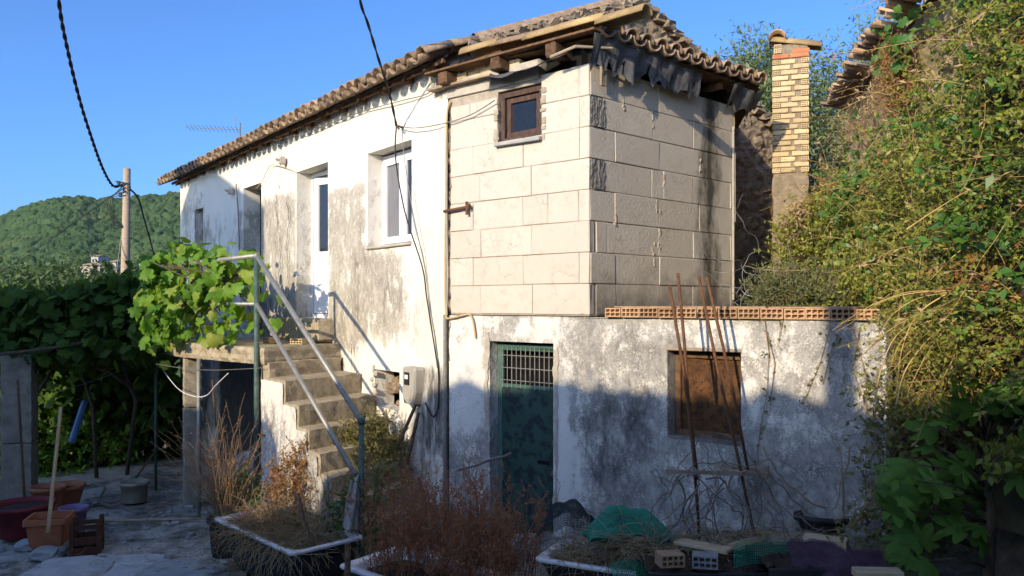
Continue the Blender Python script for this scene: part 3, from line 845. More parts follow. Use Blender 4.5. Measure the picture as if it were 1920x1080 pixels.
s = MB(); s.obox(blk(GD[0]-.05, GD[2], -.26), TB*(GD[1]-GD[0]+.1), NB*.01, Z*2.2); s.build('dark_room_sheet', M_dark, house)  # black sheet close behind the vent paints in the unlit room
# rusty sheet shuttering the annex window
rw = MB(); bar_frame(rw, blk, RW[0]+.01, RW[1]-.01, RW[2]+.01, RW[3]-.045, -.18, .05, .05)
rw = rw.build('annex_window', M_wood_old, house); tag(rw, 'window shuttered with a rust brown metal sheet')
s = MB(); s.grid(lambda a, b: blk(RW[0]+.055+(RW[1]-RW[0]-.11)*a, RW[2]+.055+(RW[3]-RW[2]-.15)*b, -.165+.008*math.sin(a*9)+.01*fbm(a*4, b*4)), 24, 24); s.build('rusty_sheet', M_sheet, rw, True)
s = MB(); s.bbox(blk((RW[0]+RW[1])/2, RW[3]-.014, -.072), TB*.70, NB*.16, Z*.024, .004, .004); s.build('window_lintel', M_wood_grey, rw)
s = MB(); s.bbox(blk((RW[0]+RW[1])/2, RW[2]+.004, -.09), TB*.68, NB*.19, Z*.02, .006, .005); s.build('window_sill', M_tar, rw)
# ragged render patches beside the door
for u, z0, z1, w in ((1.475, .2, 1.8, .05), (.565, .9, 1.95, .05)):
    mb = MB(); k = 26
    def pt(i, sgn, z0=z0, z1=z1, u=u, w=w):
        z = z0+(z1-z0)*i/k
        return blk(u+sgn*w/2+fbm(sgn*3, z*6, u)*.035, z, .012+.01*fbm(z*9, u))
    for i in range(k): mb.quad(pt(i, -1), pt(i, 1), pt(i+1, 1), pt(i+1, -1))
    mb.build('render_patch', M_lintel, house)

# ---- hollow bricks along the terrace edge
def hollow_mesh(L_, H_, D_, cols, rows, mat, name='brick'):
    """brick whose long face (x-z plane, at y=0 looking to -y) shows cols x rows recessed holes"""
    mb = MB(); e = .010
    xs = [0.0]; wv = (L_-e*(cols+1))/cols
    zs = [0.0]; hv = (H_-e*(rows+1))/rows
    xs = [0]; 
    for i in range(cols): xs += [e+(wv+e)*i, e+(wv+e)*i+wv]
    xs += [L_]
    zs = [0]
    for j in range(rows): zs += [e+(hv+e)*j, e+(hv+e)*j+hv]
    zs += [H_]
    for j in range(len(zs)-1):
        for i in range(len(xs)-1):
            x0, x1, z0, z1 = xs[i], xs[i+1], zs[j], zs[j+1]
            if i % 2 == 1 and j % 2 == 1:
                d = .05
                a, b, c, d4 = (x0, 0, z0), (x1, 0, z0), (x1, 0, z1), (x0, 0, z1)
                A_, B_, C_, D4 = (x0, d, z0), (x1, d, z0), (x1, d, z1), (x0, d, z1)
                mb.quad(a, A_, B_, b); mb.quad(b, B_, C_, c); mb.quad(c, C_, D4, d4); mb.quad(d4, D4, A_, a); mb.quad(A_, D4, C_, B_)
            else:
                mb.quad((x0, 0, z0), (x1, 0, z0), (x1, 0, z1), (x0, 0, z1))
    mb.quad((L_, 0, 0), (L_, D_, 0), (L_, D_, H_), (L_, 0, H_)); mb.quad((0, D_, 0), (0, 0, 0), (0, 0, H_), (0, D_, H_))
    mb.quad((0, 0, H_), (L_, 0, H_), (L_, D_, H_), (0, D_, H_)); mb.quad((0, D_, 0), (L_, D_, 0), (L_, 0, 0), (0, 0, 0))
    mb.quad((L_, D_, 0), (0, D_, 0), (0, D_, H_), (L_, D_, H_))
    return mb.mesh(name, mat)
me_par = [hollow_mesh(.185, .085, .19, 4, 2, M_brick_o), hollow_mesh(.165, .082, .19, 3, 2, M_brick_o)]
u = bu(1140)+.0; i = 0
while u < UA-.13:
    wd = .185 if i % 3 else .165
    o = put('brick', me_par[0 if i % 3 else 1], house, blk(u, 2.128+random.uniform(0, .004), .045+random.uniform(-.012, .012)), frame_rot(TB, -NB, Z))
    o.rotation_euler.z += random.uniform(-.03, .03)
    u += wd+random.uniform(.004, .012); i += 1
s = MB()
for (a, b) in ((2.15, 2.75), (2.8, 3.6), (3.62, 4.3)): s.bbox(blk((a+b)/2, 2.222, -.06), TB*(b-a), NB*.14, Z*.014, .004, .004)
s.build('flat_tile', M_brick_o, house)

# ---- block extension: mortar core, then every block on its own
core = MB()
zt, zb = 4.545, 2.135
core.quad(blk(.0, zb, -.012), blk(UB, zb, -.012), blk(UB, zt, -.012), blk(0, zt, -.012))
core.quad(rgt(0, zb, -.012), rgt(UR, zb, -.012), rgt(UR, zt, -.012), rgt(0, zt, -.012))
core.quad(rgt(UR, zb, 0), rgt(UR, zb, 0) - NR*2.0, rgt(UR, zt, 0) - NR*2.0, rgt(UR, zt, 0))
WS = (.705, 1.285, 3.895, 4.47)
core.v = []; core.f = []
def cq(P, a, b, c, d, n=-.012): core.quad(P(a, c, n), P(b, c, n), P(b, d, n), P(a, d, n))
cq(blk, 0, WS[0], zb, zt); cq(blk, WS[1], UB-.01, zb, zt); cq(blk, WS[0], WS[1], zb, WS[2]); cq(blk, WS[0], WS[1], WS[3], zt)
cq(rgt, 0.01, UR, zb, zt)
core.quad(rgt(UR, zb), rgt(UR, zb)-NR*1.6, rgt(UR, zt)-NR*1.6, rgt(UR, zt))
for a, b in (((WS[0], WS[2]), (WS[1], WS[2])), ((WS[1], WS[2]), (WS[1], WS[3])), ((WS[1], WS[3]), (WS[0], WS[3])), ((WS[0], WS[3]), (WS[0], WS[2]))):
    core.quad(blk(a[0], a[1], -.012), blk(b[0], b[1], -.012), blk(b[0], b[1], -.2), blk(a[0], a[1], -.2))
core = core.build('block_wall', M_mortar, house)
def block(P, a, b, z0, z1, dep, stain):
    T = (P(1, 0, 0)-P(0, 0, 0)); Nn = P(0, 0, 1)-P(0, 0, 0)
    g = .0026
    w = b-a-2*g; h = z1-z0-2*g
    mb = MB()
    c = P((a+b)/2, (z0+z1)/2, -dep/2+random.uniform(-.003, .004))
    mb.bbox(c, T*w, Nn*dep, Z*h, .006, .0026)
    me = mb.mesh('block', M_block)
    me.attributes.new('stain', 'FLOAT', 'POINT').data.foreach_set('value', [stain]*len(me.vertices))
    put('block', me, core)
ch = .30
front = {0: [0, 881, 894, 'W', 1086, 'E'], 1: [0, 'W', 1086, 'E'], 2: [0, 887, 981, 1086, 'E'], 3: [0, 900, 996, 'E'], 4: [0, 886.6, 980, 1027, 1085, 'E'], 5: [0, 901.5, 997, 'E'], 6: [0, 886.6, 980.5, 1086, 'E'], 7: [0, 901.5, 998, 'E']}
for k, js in front.items():
    z1 = zt-ch*k; z0 = z1-ch
    runs = []; prev = None
    for j in js:
        if j == 'W':
            runs.append((prev, WS[0])); prev = WS[1]; continue
        x = 0.02 if j == 0 else (UB if j == 'E' else bu(j))
        if prev is not None: runs.append((prev, x))
        prev = x
    for a, b in runs:
        if k == 0 and b <= WS[0]+.001: block(blk, a, b, z0, z1-.13, .18, 0.0)
        else: block(blk, a, b, z0, z1, .18, 0.0)
# blocks under the small window where the opening ends inside a course
block(blk, WS[0]+.004, WS[1]-.004, zt-ch*3+.004, WS[2]-.035, .17, 0.0) if False else None
right = {0: [1154, 1235, 1311], 1: ['P', 1224, 1299.5, 1369], 2: [1153, 1236, 1311], 3: ['P', 1222, 1244, 1299, 1369], 4: [1153, 1235, 1311], 5: ['G', 1139, 1235, 1299.5, 1369], 6: [1153, 1236, 1311], 7: ['G', 1155, 1237, 1299, 1369]}
for k, js in right.items():
    z1 = zt-ch*k; z0 = z1-ch
    start = .014
    if js[0] in ('P', 'G'):
        start = .20 if js[0] == 'P' else .10
        s = MB()
        if js[0] == 'P':
            s.grid(lambda a, b: rgt(.012+.20*a+.015*fbm(b*5, k), z0+.01+(ch-.02)*b, .004+.016*abs(fbm(a*6+k, b*1.2, 3))+.006*fbm(a*14, b*5, k)), 14, 18)
            s.build('mortar_patch', M_tar, core)
        else:
            for i in range(4): s.bbox(rgt(.022+.024*i, (z0+z1)/2, -.03 - .012*(i % 2)), TR*.018, NR*.05, Z*(ch-.01), .004, .002)
            s.build('grooved_end', M_tar, core)
        js = js[1:]
    xs = [start]+[rv(j) for j in js]+[UR]
    for a, b in zip(xs[:-1], xs[1:]): block(rgt, a, b, z0, z1, .12, 1.0)
# raised mortar smears on the right side
s = MB()
for (x, y0, y1) in ((1154, 405, 420), (1224, 205, 240), (1232, 370, 400), (1236, 395, 470), (1312, 300, 335), (1225, 455, 500), (1170, 190, 205), (1245, 330, 350)):
    v = rv(x); d = (K0+TR*v).y
    za, zb_ = EYE+(570-y0)*d/1480, EYE+(570-y1)*d/1480
    for i in range(5):
        zz = za+(zb_-za)*random.random()
        s.bbox(rgt(v+random.uniform(-.02, .02), zz, -.001), TR*random.uniform(.01, .025), NR*.014, Z*random.uniform(.03, .06), .004, .005)
tag(s.build('mortar_smear', M_smear, core), kind='stuff')
s = MB(); v = rv(1372); s.tube([rgt(v, 4.3, .02), rgt(v, 2.3, .02)], .012, 6); s.tube([rgt(v+.03, 4.0, .02), rgt(v+.03, 3.2, .02)], .01, 6); s.build('conduit', M_lintel, house)
# concrete lintel over the small window
s = MB(); s.bbox(blk(.62, 4.61, -.06), TB*1.3, NB*.14, Z*.20, .012, .008); s.build('lintel', M_lintel, house)
# rough mortar round the window
s = MB()
for i in range(26):
    tt = i/25
    side = i % 3
    if side == 0: c = blk(WS[1]+.02+random.uniform(0, .03), WS[2]+(WS[3]-WS[2])*random.random(), .002)
    elif side == 1: c = blk(WS[0]-.015, WS[2]+(WS[3]-WS[2])*random.random(), .002)
    else: continue
    s.bbox(c, TB*random.uniform(.03, .07), NB*.012, Z*random.uniform(.03, .08), .005, .006)
tag(s.build('mortar_smear', M_smear, core), kind='stuff')
# small brown window
sw = MB(); bar_frame(sw, blk, WS[0]+.005, WS[1]-.005, WS[2]+.03, WS[3]-.01, -.15, .055, .10)
sw = sw.build('small_window', M_wood_brown, house); tag(sw, 'small brown wooden window with a pane tinted blue like reflected sky')
s = MB(); bar_frame(s, blk, WS[0]+.07, WS[1]-.07, WS[2]+.095, WS[3]-.075, -.13, .05, .05); s.build('sash', M_wood_brown, sw)
s = MB(); s.obox(blk(WS[0]+.12, WS[2]+.145, -.115), TB*(WS[1]-WS[0]-.24), NB*.008, Z*(WS[3]-WS[2]-.27)); s.build('pane', M_glass_sky, sw)
s = MB(); s.bbox(blk((WS[0]+WS[1])/2+.01, WS[2]+.008, .0), TB*.60, NB*.12, Z*.035, .006, .003); s.build('sill', M_whitestone, sw)

# ---- roofs
SL = .42
UP = (IN + Z*SL).normalized(); RN = TM.cross(UP); RN = RN if RN.z > 0 else -RN
roof = MB()
def rp(c, n, dz=0.0): return fac(c, 5.03 - SL*n + dz, n)     # n>0 outside the wall
roof.quad(rp(-.12, .12, -.06), rp(11.05, .12, -.06), rp(11.05, -3, -.06), rp(-.12, -3, -.06))
def rp2(c, s_, dz=0.0): return fac(c, 6.29-SL*(s_-3)+dz, -s_)
roof.quad(rp2(-.12, 3, -.06), rp2(11.05, 3, -.06), rp2(11.05, 6.3, -.06), rp2(-.12, 6.3, -.06))
roof = roof.build('roof', M_wood_old, house)
s = MB(); s.bbox(rp(5.45, .10, -.085), TM*11.1, IN*.04, Z*.05, .004); s.build('eave_board', M_wood_old, roof)
for i in range(19):
    c = .15+i*.585
    s = MB(); s.bbox(rp(c, -.12, -.13), TM*.07, (UP)*.5, Z*.08, .004); s.build('rafter', M_wood_old, roof)
def barrel(Lt, r0, r1, th, nseg=8, arc=math.pi*.92, mat=None):
    """tapered half-round tile, open end r0 at y=0, axis y, crown up"""
    vs = []; fs = []
    for (y, r) in ((0, r0), (Lt, r1)):
        for rr in (r, r-th):
            for k in range(nseg+1):
                a = (math.pi-arc)/2+arc*k/nseg
                vs.append((rr*math.cos(a), y, rr*math.sin(a)))
    m = nseg+1
    for k in range(nseg):
        fs += [(k, k+1, 2*m+k+1, 2*m+k), (m+k+1, m+k, 3*m+k, 3*m+k+1), (k+1, k, m+k, m+k+1), (2*m+k, 2*m+k+1, 3*m+k+1, 3*m+k)]
    fs += [(0, 2*m, 3*m, m), (m-1, 2*m-1, 4*m-1, 3*m-1)]
    return MB().add(vs, fs)
t_old = barrel(.48, .105, .088, .016).mesh('tile', M_tile_old, True)
t_new = barrel(.48, .100, .084, .016).mesh('tile', M_tile, True)
t_gold = barrel(.50, .115, .10, .018).mesh('tile', M_tile_gold, True)
def lay(me, P, x, y, z, parent, j=.02):
    o = put('tile', me, parent, P, frame_rot(x, y, z))
    o.rotation_euler.x += random.uniform(-j, j); o.rotation_euler.y += random.uniform(-j, j); o.rotation_euler.z += random.uniform(-j, j)
    return o
pitch = .236
k = 0; c = -.02
while c < 11.05:
    for r in range(2):
        n0 = .36 - .40*r
        P = rp(c, n0+random.uniform(-.02, .02), .035)
        me = t_old
        lay(me, P+Z*random.uniform(-.008, .012), -TM, UP, RN, roof, .045)                              # cover tile, crown up
        P = rp(c+pitch/2, n0+.015, .085)
        lay(me, P, TM, UP, -RN, roof)                              # pan tile, crown down
    c += pitch+random.uniform(-.008, .008)
# the rest of the roof: tile rows as one mass
mb = MB()
def wav(a, b):
    c = -.1+11.1*a; s_ = -.30+3.3*b if False else .35+2.65*b
    return rp(c, -s_, .10+.05*math.cos(2*math.pi*c/pitch))
mb.grid(wav, 47*6, 3)
o = mb.build('tile_rows', M_tile_old, roof, True); tag(o, kind='stuff')
mb = MB(); mb.grid(lambda a, b: rp2(-.1+11.1*a, 3+3.3*b, .10+.05*math.cos(2*math.pi*(11.1*a-.1)/pitch)), 47*6, 3)
o = mb.build('tile_rows', M_tile_old, roof, True); tag(o, kind='stuff')
for i in range(24):
    lay(t_old, fac(-.15+.46*i, 6.36, -3), -NMv, TM, Z, roof)
# verge mortar on the gable
s = MB()
for i in range(34):
    s_ = .3+5.6*i/33
    s.bbox(fac(-.08, gable_top(s_)+.04, -s_), NMv*.2, TM*.16, Z*.10, .02, .03)
s.build('verge_mortar', M_stone, roof)

# lean-to roof over the extension
lroof = MB()
F0 = blk(-.12, 4.80, .10); F1 = blk(UB+.16, 4.74, .10); G1 = rgt(UR+.10, 4.72, .26); G0 = fac(0, 4.9, -5.2)
lroof.add([F0, F1, G1, G0], [(0, 1, 2, 3)])
lroof.add([F0+Z*.03, F1+Z*.03, G1+Z*.03, G0+Z*.03], [(3, 2, 1, 0)])
lroof = lroof.build('extension_roof', M_wood_old, house)
ED = (G1-F1); ED.z = 0; EL = ED.length; ED.normalize()
INW = Vector((-ED.y, ED.x, 0)); INW = INW if INW.dot(-NR) > 0 else -INW
UPL = (INW+Z*.10).normalized(); LN = ED.cross(UPL); LN = LN if LN.z > 0 else -LN
nt_ = 12
for i in range(nt_+1):
    e = EL*i/nt_
    for r in range(2):
        P = F1+ED*e - INW*.05 + UPL*(.40*r) + Z*(.06)
        if 0 < i: lay(t_new, P, ED, UPL, LN, lroof, .035)
        lay(t_new, P+ED*(EL/nt_/2)+Z*.045, -ED, UPL, -LN, lroof, .03) if i < nt_ else None
mb = MB(); mb.grid(lambda a, b: F1+(ED*EL*a)+INW*(.85+1.8*b)+Z*(.16+.18*b+.045*math.cos(2*math.pi*a*nt_)), nt_*6, 2)
o = mb.build('tile_rows', M_tile, lroof, True); tag(o, kind='stuff')
# ochre verge tiles along the front, on a board and rafter ends
for i in range(5):
    u = UB+.20-.43*i
    o = lay(t_gold if i != 3 else t_new, blk(u, 4.80+.018*i+.012*(i % 2), .10+.012*(i % 2)), NB, -TB, (Z+TB*.05), lroof, .035)
s = MB(); s.bbox(blk(.92, 4.792, .105), TB*2.25, NB*.16, Z*.022, .004, .003); s.build('verge_board', M_wood_old, lroof)
for x, zc in ((850, 4.70), (948, 4.705), (1052, 4.70)):
    u = bu(x)
    s = MB(); s.bbox(blk(u, zc, .03), TB*.13, NB*.30, Z*.13, .012, .008); s.build('rafter_end', M_wood_old, lroof)
s = MB(); s.bbox(blk(.22, 4.635, .035), TB*.95, NB*.14, Z*.022, .003, .004); s.build('batten', M_wood_grey, lroof)
mey = MB(); mey.bbox((0, 0, 0), (.17, 0, 0), (0, .1, 0), (0, 0, .055), .006, .004); mey = mey.mesh('brick', M_brick_y)
for r in range(3):
    for j in range(5):
        u = .10+.185*j+(.09 if r % 2 else 0)
        if u > .95: continue
        put('brick', mey, lroof, blk(u, 4.672+.06*r-.0, -.04+random.uniform(-.015, .01)), frame_rot(TB, -NB, Z))
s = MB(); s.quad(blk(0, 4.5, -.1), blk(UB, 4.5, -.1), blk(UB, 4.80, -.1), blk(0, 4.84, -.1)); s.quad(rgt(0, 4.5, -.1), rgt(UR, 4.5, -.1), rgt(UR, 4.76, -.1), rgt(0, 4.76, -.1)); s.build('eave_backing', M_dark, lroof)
# front roofing felt, sagging
mb = MB()
def ffelt(a, b):
    u = .62+1.05*a
    z = 4.62 + .05*a - (.045+.05*math.sin(a*3.0))*b - .012*math.sin(a*17+b*3)*b
    return blk(u, z+.02*math.sin(a*9)*(1-b), .01+.19*b+.02*math.sin(a*11+1)*b)
mb.grid(ffelt, 40, 8); mb.build('felt_flap', M_felt, lroof, True)
# right-hand felt, torn into strips
mb = MB(); na_ = 130
low = []
x = 0; hgt = .25
for i in range(na_+1):
    a = i/na_
    base = .29+.08*fbm(a*5, 2)-.06*abs(math.sin(a*9))
    tooth = abs(((a*9.0+.35*fbm(a*4, 8)) % 1.0)-.5)*2
    low.append(max(.10, base + .07*tooth**2 + .05*abs(fbm(a*40, 3))))
rows = 9
for j in range(rows+1):
    for i in range(na_+1):
        a = i/na_; b = j/rows
        v = -.14+1.72*a
        n = .19 - .07*b + .012*math.sin(a*37+b*2) + .025*b*fbm(a*16, b*2, 7) + .02*b*b*math.sin(a*23)
        mb.v.append(tuple(rgt(v, 4.76-low[i]*b, n)))
for j in range(rows):
    for i in range(na_):
        if j > 4 and i % 29 == 7: continue
        mb.f.append((j*(na_+1)+i, j*(na_+1)+i+1, (j+1)*(na_+1)+i+1, (j+1)*(na_+1)+i))
mb.build('felt_flap', M_felt, lroof, True)
mb = MB()
mb.grid(lambda a, b: rgt(UR-.35+.6*a, 4.70-.28*b*(1-.35*abs(math.sin(a*8)))+.03*math.sin(a*7), .22-.12*b+.03*math.sin(a*13)), 24, 8); mb.build('felt_flap', M_felt, lroof, True)
s = MB(); s.bbox(rgt(.13, 4.55, .06), TR*.07, NR*.03, Z*.42, .003, .003); s.build('hanging_board', M_wood_grey, lroof)
s = MB(); s.tube([blk(UB-.28, 4.60, .24), blk(UB+.02, 4.635, .26), rgt(.10, 4.66, .20)], [.016, .015, .012], 7); s.build('pole_end', M_wood_grey, lroof)
s = MB(); s.bbox(rgt(.9, 4.70, .07), (rgt(.9, 0)-rgt(0, 0)).normalized()*1.5, NR*.02, Z*.03, .003, .003); s.build('eave_batten', M_wood_old, lroof)
for i in range(6):
    s = MB(); s.bbox(rgt(.2+.45*i, 4.67, .02), TR*.06, NR*.24, Z*.07, .004); s.build('rafter', M_wood_old, lroof)
# television aerial
an = thing('roof_aerial', fac(7.6, 5.5, -1.0), 'thin television aerial on the tiled roof', 'aerial')
p0 = at(450, 243, 14.6); p1 = at(346, 239, 15.2)
s = MB(); s.tube([p0+Vector((0, 0, -.4)), p0+Vector((0, 0, .12))], .014, 6); s.tube([p0+Vector((-.05, 0, -.1)), p0+Vector((-.11, 0, .25))], .007, 5); s.build('mast', M_wire, an)
s = MB(); s.tube([p0, p1], .008, 6); s.build('boom', M_pipe, an)
for i in range(13):
    q = p0.lerp(p1, .05+.073*i)
    s = MB(); s.tube([q+Vector((-.01, -.09, .04)), q+Vector((.01, .09, -.04))], .004, 5); s.build('element', M_wire, an)

# ------------------------------------------------------------------ stairs and landing
st = thing('concrete_staircase', fac(1.2, -.4, .6), 'worn concrete outdoor staircase with landing up to the white door', 'staircase')
def sk(a, z, n): return fac(a+.33*(1.2-n), z, n)       # treads run slightly askew to the wall
def rough_block(P, a0, a1, z0, z1, n0, n1, st_=.09, amp=.012, seed=0.0):
    """box in wall coordinates with subdivided, weathered faces and rounded arrises"""
    bm = bmesh.new()
    bmesh.ops.create_cube(bm, size=1.0)
    L_ = (abs(a1-a0), abs(n1-n0), abs(z1-z0))
    bmesh.ops.bevel(bm, geom=list(bm.edges), offset=.0, segments=1, affect='EDGES') if False else None
    for ax in range(3):
        cuts = max(1, min(24, int(L_[ax]/st_)))
        es = [e for e in bm.edges if abs((e.verts[0].co-e.verts[1].co)[ax]) > .5*abs((e.verts[0].co-e.verts[1].co).length) and (e.verts[0].co-e.verts[1].co).length > .99]
        bmesh.ops.subdivide_edges(bm, edges=es, cuts=cuts, use_grid_fill=True)
    bm.verts.index_update()
    vs = []
    for v in bm.verts:
        p = v.co.copy()
        q = [p.x, p.y, p.z]
        on = sum(abs(abs(t)-.5) < 1e-4 for t in q)
        a = a0+(a1-a0)*(q[0]+.5); n = n0+(n1-n0)*(q[1]+.5); z = z0+(z1-z0)*(q[2]+.5)
        k = amp*(1.5 if on >= 2 else 1.0); w_ = 13
        da = fbm(a*w_+seed, n*w_, z*w_)*k; dn = fbm(a*w_, n*w_+seed, z*w_+9)*k; dz = fbm(a*w_+5, n*w_, z*w_+seed)*k*.6
        if on >= 2:                                     # knock the arrises back
            da -= .006*np.sign(q[0])*np.sign(a1-a0); dn -= .006*np.sign(q[1])*np.sign(n1-n0); dz -= .006*np.sign(q[2])
        vs.append(P(a+da, z+dz, n+dn))
    fs = [tuple(v.index for v in f.verts) for f in bm.faces]
    bm.free()
    return MB().add(vs, fs)
tre = [(1.65, 2.25, 1.343), (1.25, 1.70, 1.095), (.95, 1.30, .85), (.66, 1.00, .63), (.38, .71, .42), (.10, .43, .21), (-.18, .15, .0)]
for i, (a0, a1, z) in enumerate(tre):
    rough_block(sk, a0, a1, -.75, z, .02, 1.2, .08, .007, i*3.1).build('step', M_conc, st)
# plastered flank
def f2(a, z, n): return sk(a, z, n)
k = 0
for i, (a0, a1, z) in enumerate(tre[:5]):
    s = rough_block(f2, a0+.05, a1+.02 if i else 2.42, -.75, z-.035, 1.203, 1.222, .08, .008, 20+i)
    me = s.mesh('flank_plaster', M_lime)
    me.attributes.new('stain', 'FLOAT', 'POINT').data.foreach_set('value', [.02+.12*i]*len(me.vertices))
    put('flank_plaster', me, st)
# landing slab (outline in wall coordinates)
out = [(2.30+.33*1.2, 0.0), (2.30, 1.22), (4.5, 1.66), (5.6, 1.66), (5.6, 0.0)]
def slab(mb, out, z0, z1, seed):
    pts = []
    for (p, q) in zip(out, out[1:]+out[:1]):
        m = max(1, int(math.hypot(q[0]-p[0], q[1]-p[1])/.08))
        pts += [(p[0]+(q[0]-p[0])*i/m, p[1]+(q[1]-p[1])*i/m) for i in range(m)]
    rings = []
    for w, ins in ((0, .02), (.25, .0), (.5, .012), (.8, -.004), (1.0, .012)):
        r = []
        for (a, n) in pts:
            d = fbm(a*6+seed, n*6, w*3)*.022 + ins
            cx, cn = 4.0, .7
            r.append(fac(a+(cx-a)*d*.6, z0+(z1-z0)*w+fbm(a*5, n*5, seed)*.006, max(.003, n-d) if n > .1 else n))
        rings.append(r)
    n_ = len(pts)
    mb.ring_loft(rings)
    b = len(mb.v)
    mb.f.append(tuple(range(b-n_, b))); mb.f.append(tuple(range(b-len(rings)*n_+n_-1, b-len(rings)*n_-1, -1)))
s = MB(); slab(s, out, 1.49, 1.70, 2.0); s.build('landing_slab', M_conc, st)
rough_block(sk, 2.22, 2.50, 1.2, 1.52, .02, 1.19, .1, .02, 40).build('step', M_conc, st)
# round concrete column with a pipe joint, and end wall below the landing
def pipe_column(mb, x, y, z0, z1, r, joint):
    prof = []
    k = 40
    for i in range(k+1):
        z = z0+(z1-z0)*i/k
        rr = r*(1+.012*math.sin(i*1.7))
        if any(abs(z-j) < (z1-z0)/k*.6 for j in joint): rr *= .955
        prof.append((rr, z))
    mb.lathe((x, y, 0), prof, 28)
    b = len(mb.v); mb.f.append(tuple(range(b-28, b)))
col = fac(4.62, 0, 1.44)
def square_column(x, y, z0, z1, w, joints, rz):
    s = MB(); zs = [z0]+list(joints)+[z1]
    ex_ = Vector((math.cos(rz), math.sin(rz), 0)); ey_ = Vector((-ex_.y, ex_.x, 0))
    for i_, (p_, q_) in enumerate(zip(zs[:-1], zs[1:])):
        b_ = rough_block(lambda a, z, n: Vector((x, y, 0))+ex_*a+ey_*n+Z*z, -w/2, w/2, p_+.004, q_-.004, -w/2, w/2, .06, .010, 7.0+i_+x)
        s.add(b_.v, b_.f)
    return s
square_column(col.x, col.y, -.95, 1.49, .235, (.75,), .5).build('column', M_pillar, st)

hr = thing('handrail', fac(-.3, 0, 1.2), 'grey tubular handrail running down the stairs and round the landing', 'handrail')
A3 = fac(2.42, 2.855, 1.27); B3 = fac(-.32, 1.10, 1.20); C3 = fac(5.5, 2.84, 1.55)
s = MB(); s.tube([fac(2.42, -.55, 1.27), A3], .032, 12); s.build('post', M_postgreen, hr, True)
s = MB(); s.tube([fac(-.32, -.5, 1.2), B3], .028, 12); s.build('post', M_postgreen, hr, True)
s = MB(); s.tube([A3, B3], .03, 12); s.build('top_rail', M_pipe, hr, True)
s = MB(); s.tube([fac(2.42, 2.25, 1.27), fac(-.22, .56, 1.22)], .026, 12); s.build('lower_rail', M_pipe, hr, True)
s = MB(); s.tube([A3, C3], .03, 12); s.build('top_rail', M_pipe, hr, True)
s = MB(); s.tube([fac(2.42, 2.25, 1.27), fac(5.5, 2.25, 1.55)], .024, 12); s.build('lower_rail', M_pipe, hr, True)
s = MB(); s.tube([fac(5.5, 1.7, 1.55), C3], .03, 12); s.build('post', M_postgreen, hr, True)
s = MB(); s.lathe(A3, [(.0, -.035), (.036, -.03), (.038, 0), (.03, .03), (0, .036)], 12); s.build('elbow', M_pipe, hr, True)
s = MB(); s.lathe(B3, [(.0, -.035), (.034, -.03), (.036, 0), (.03, .03), (0, .036)], 12); s.build('elbow', M_postgreen, hr, True)
s = MB(); s.tube([fac(2.42, .62, 1.27), fac(2.25, .62, 1.215)], .014, 8); s.build('wall_tie', M_rust, hr)

p = fac(3.86, 0, 1.56)
s = MB(); s.tube([(p.x, p.y, gh(p.x, p.y)-.3), (p.x, p.y, 1.50)], .028, 12)
tag(s.build('steel_prop', M_pipe, None, True), 'thin steel prop under the landing edge beside the black pot', 'prop')
p = at(292, 700, 12.6)
s = MB(); s.tube([(p.x, p.y, gh(p.x, p.y)-.2), (p.x, p.y, 1.45)], .022, 10)
tag(s.build('blue_post', M_postgreen, None, True), 'slim dark blue post in the shade behind the landing column', 'post')
p = at(37, 700, 11.9)
s = square_column(p.x, p.y, -1.1, EYE-(662-570)*11.9/1480, .41, (.18,), .30)
tag(s.build('concrete_pillar', M_pillar, None), 'stout square concrete pillar at the edge of the yard', 'pillar')
# rag on the lower post
rb = fac(-.30, 0, 1.2)
mb = MB()
def rag(a, b):
    th = -2.0+3.6*a
    r = .045+.07*b*(1+.5*math.sin(a*9))+.02*math.sin(a*23+b*4)
    z = .58 - .52*b*(1-.35*abs(a-.45)) - .1*abs(a-.5)
    return Vector((rb.x-.06+r*math.cos(th)-.05*b, rb.y+r*math.sin(th)-.03, z))
mb.grid(rag, 26, 20); tag(mb.build('rag', M_cloth, None, True), 'grey rag hung on the foot of the stair rail', 'rag')

# hollow bricks left on the landing
me_h6 = hollow_mesh(.12, .085, .19, 3, 2, M_brick_o)
me_y6 = hollow_mesh(.19, .075, .12, 4, 2, M_brick_y)
o = put('brick', me_h6, None, fac(3.32, 1.705, .86), frame_rot(-TM*.9-NMv*.3, (-TM*.9-NMv*.3).cross(-Z)*1, Z)); tag(o, 'small hollow brick on the landing below the door', 'brick')
o = put('brick', me_y6, None, fac(2.96, 1.705, .62), frame_rot(-TM*.8+NMv*-.5, (-TM*.8+NMv*-.5).cross(-Z), Z)); tag(o, 'yellow hollow brick on the landing next to the wall', 'brick')

# ------------------------------------------------------------------ meter, pipes and wires on the house
me_ = thing('electricity_meter', fac(.6, 1.1, .02), 'grey electricity meter box on the wall beside the stairs', 'meter')
mb = MB()
prof = [(-.125, .43), (.125, .43), (.14, .40), (.14, .10), (.10, .0), (-.09, .0), (-.14, .14), (-.14, .40)]
for dz, ins in ((0, 0), (.11, 0), (.135, .018)):
    for (u, z) in prof: mb.v.append(tuple(fac(.60+u*(1-ins*5), 1.09+(z-.2)*(1-ins*3)+.2, .012+dz)))
n_ = len(prof)
for i in range(2):
    for k in range(n_): mb.f.append((i*n_+k, i*n_+(k+1) % n_, (i+1)*n_+(k+1) % n_, (i+1)*n_+k))
mb.f.append(tuple(range(2*n_, 3*n_)))
mb.build('meter_case', M_meter, me_)
s = MB(); s.bbox(fac(.625, 1.385, .15), TM*.115, NMv*.014, Z*.15, .006); s.build('meter_window', M_glass_dark, me_)
s = MB(); s.bbox(fac(.625, 1.405, .158), TM*.07, NMv*.006, Z*.05, .002); s.build('dial_plate', M_pvc, me_)
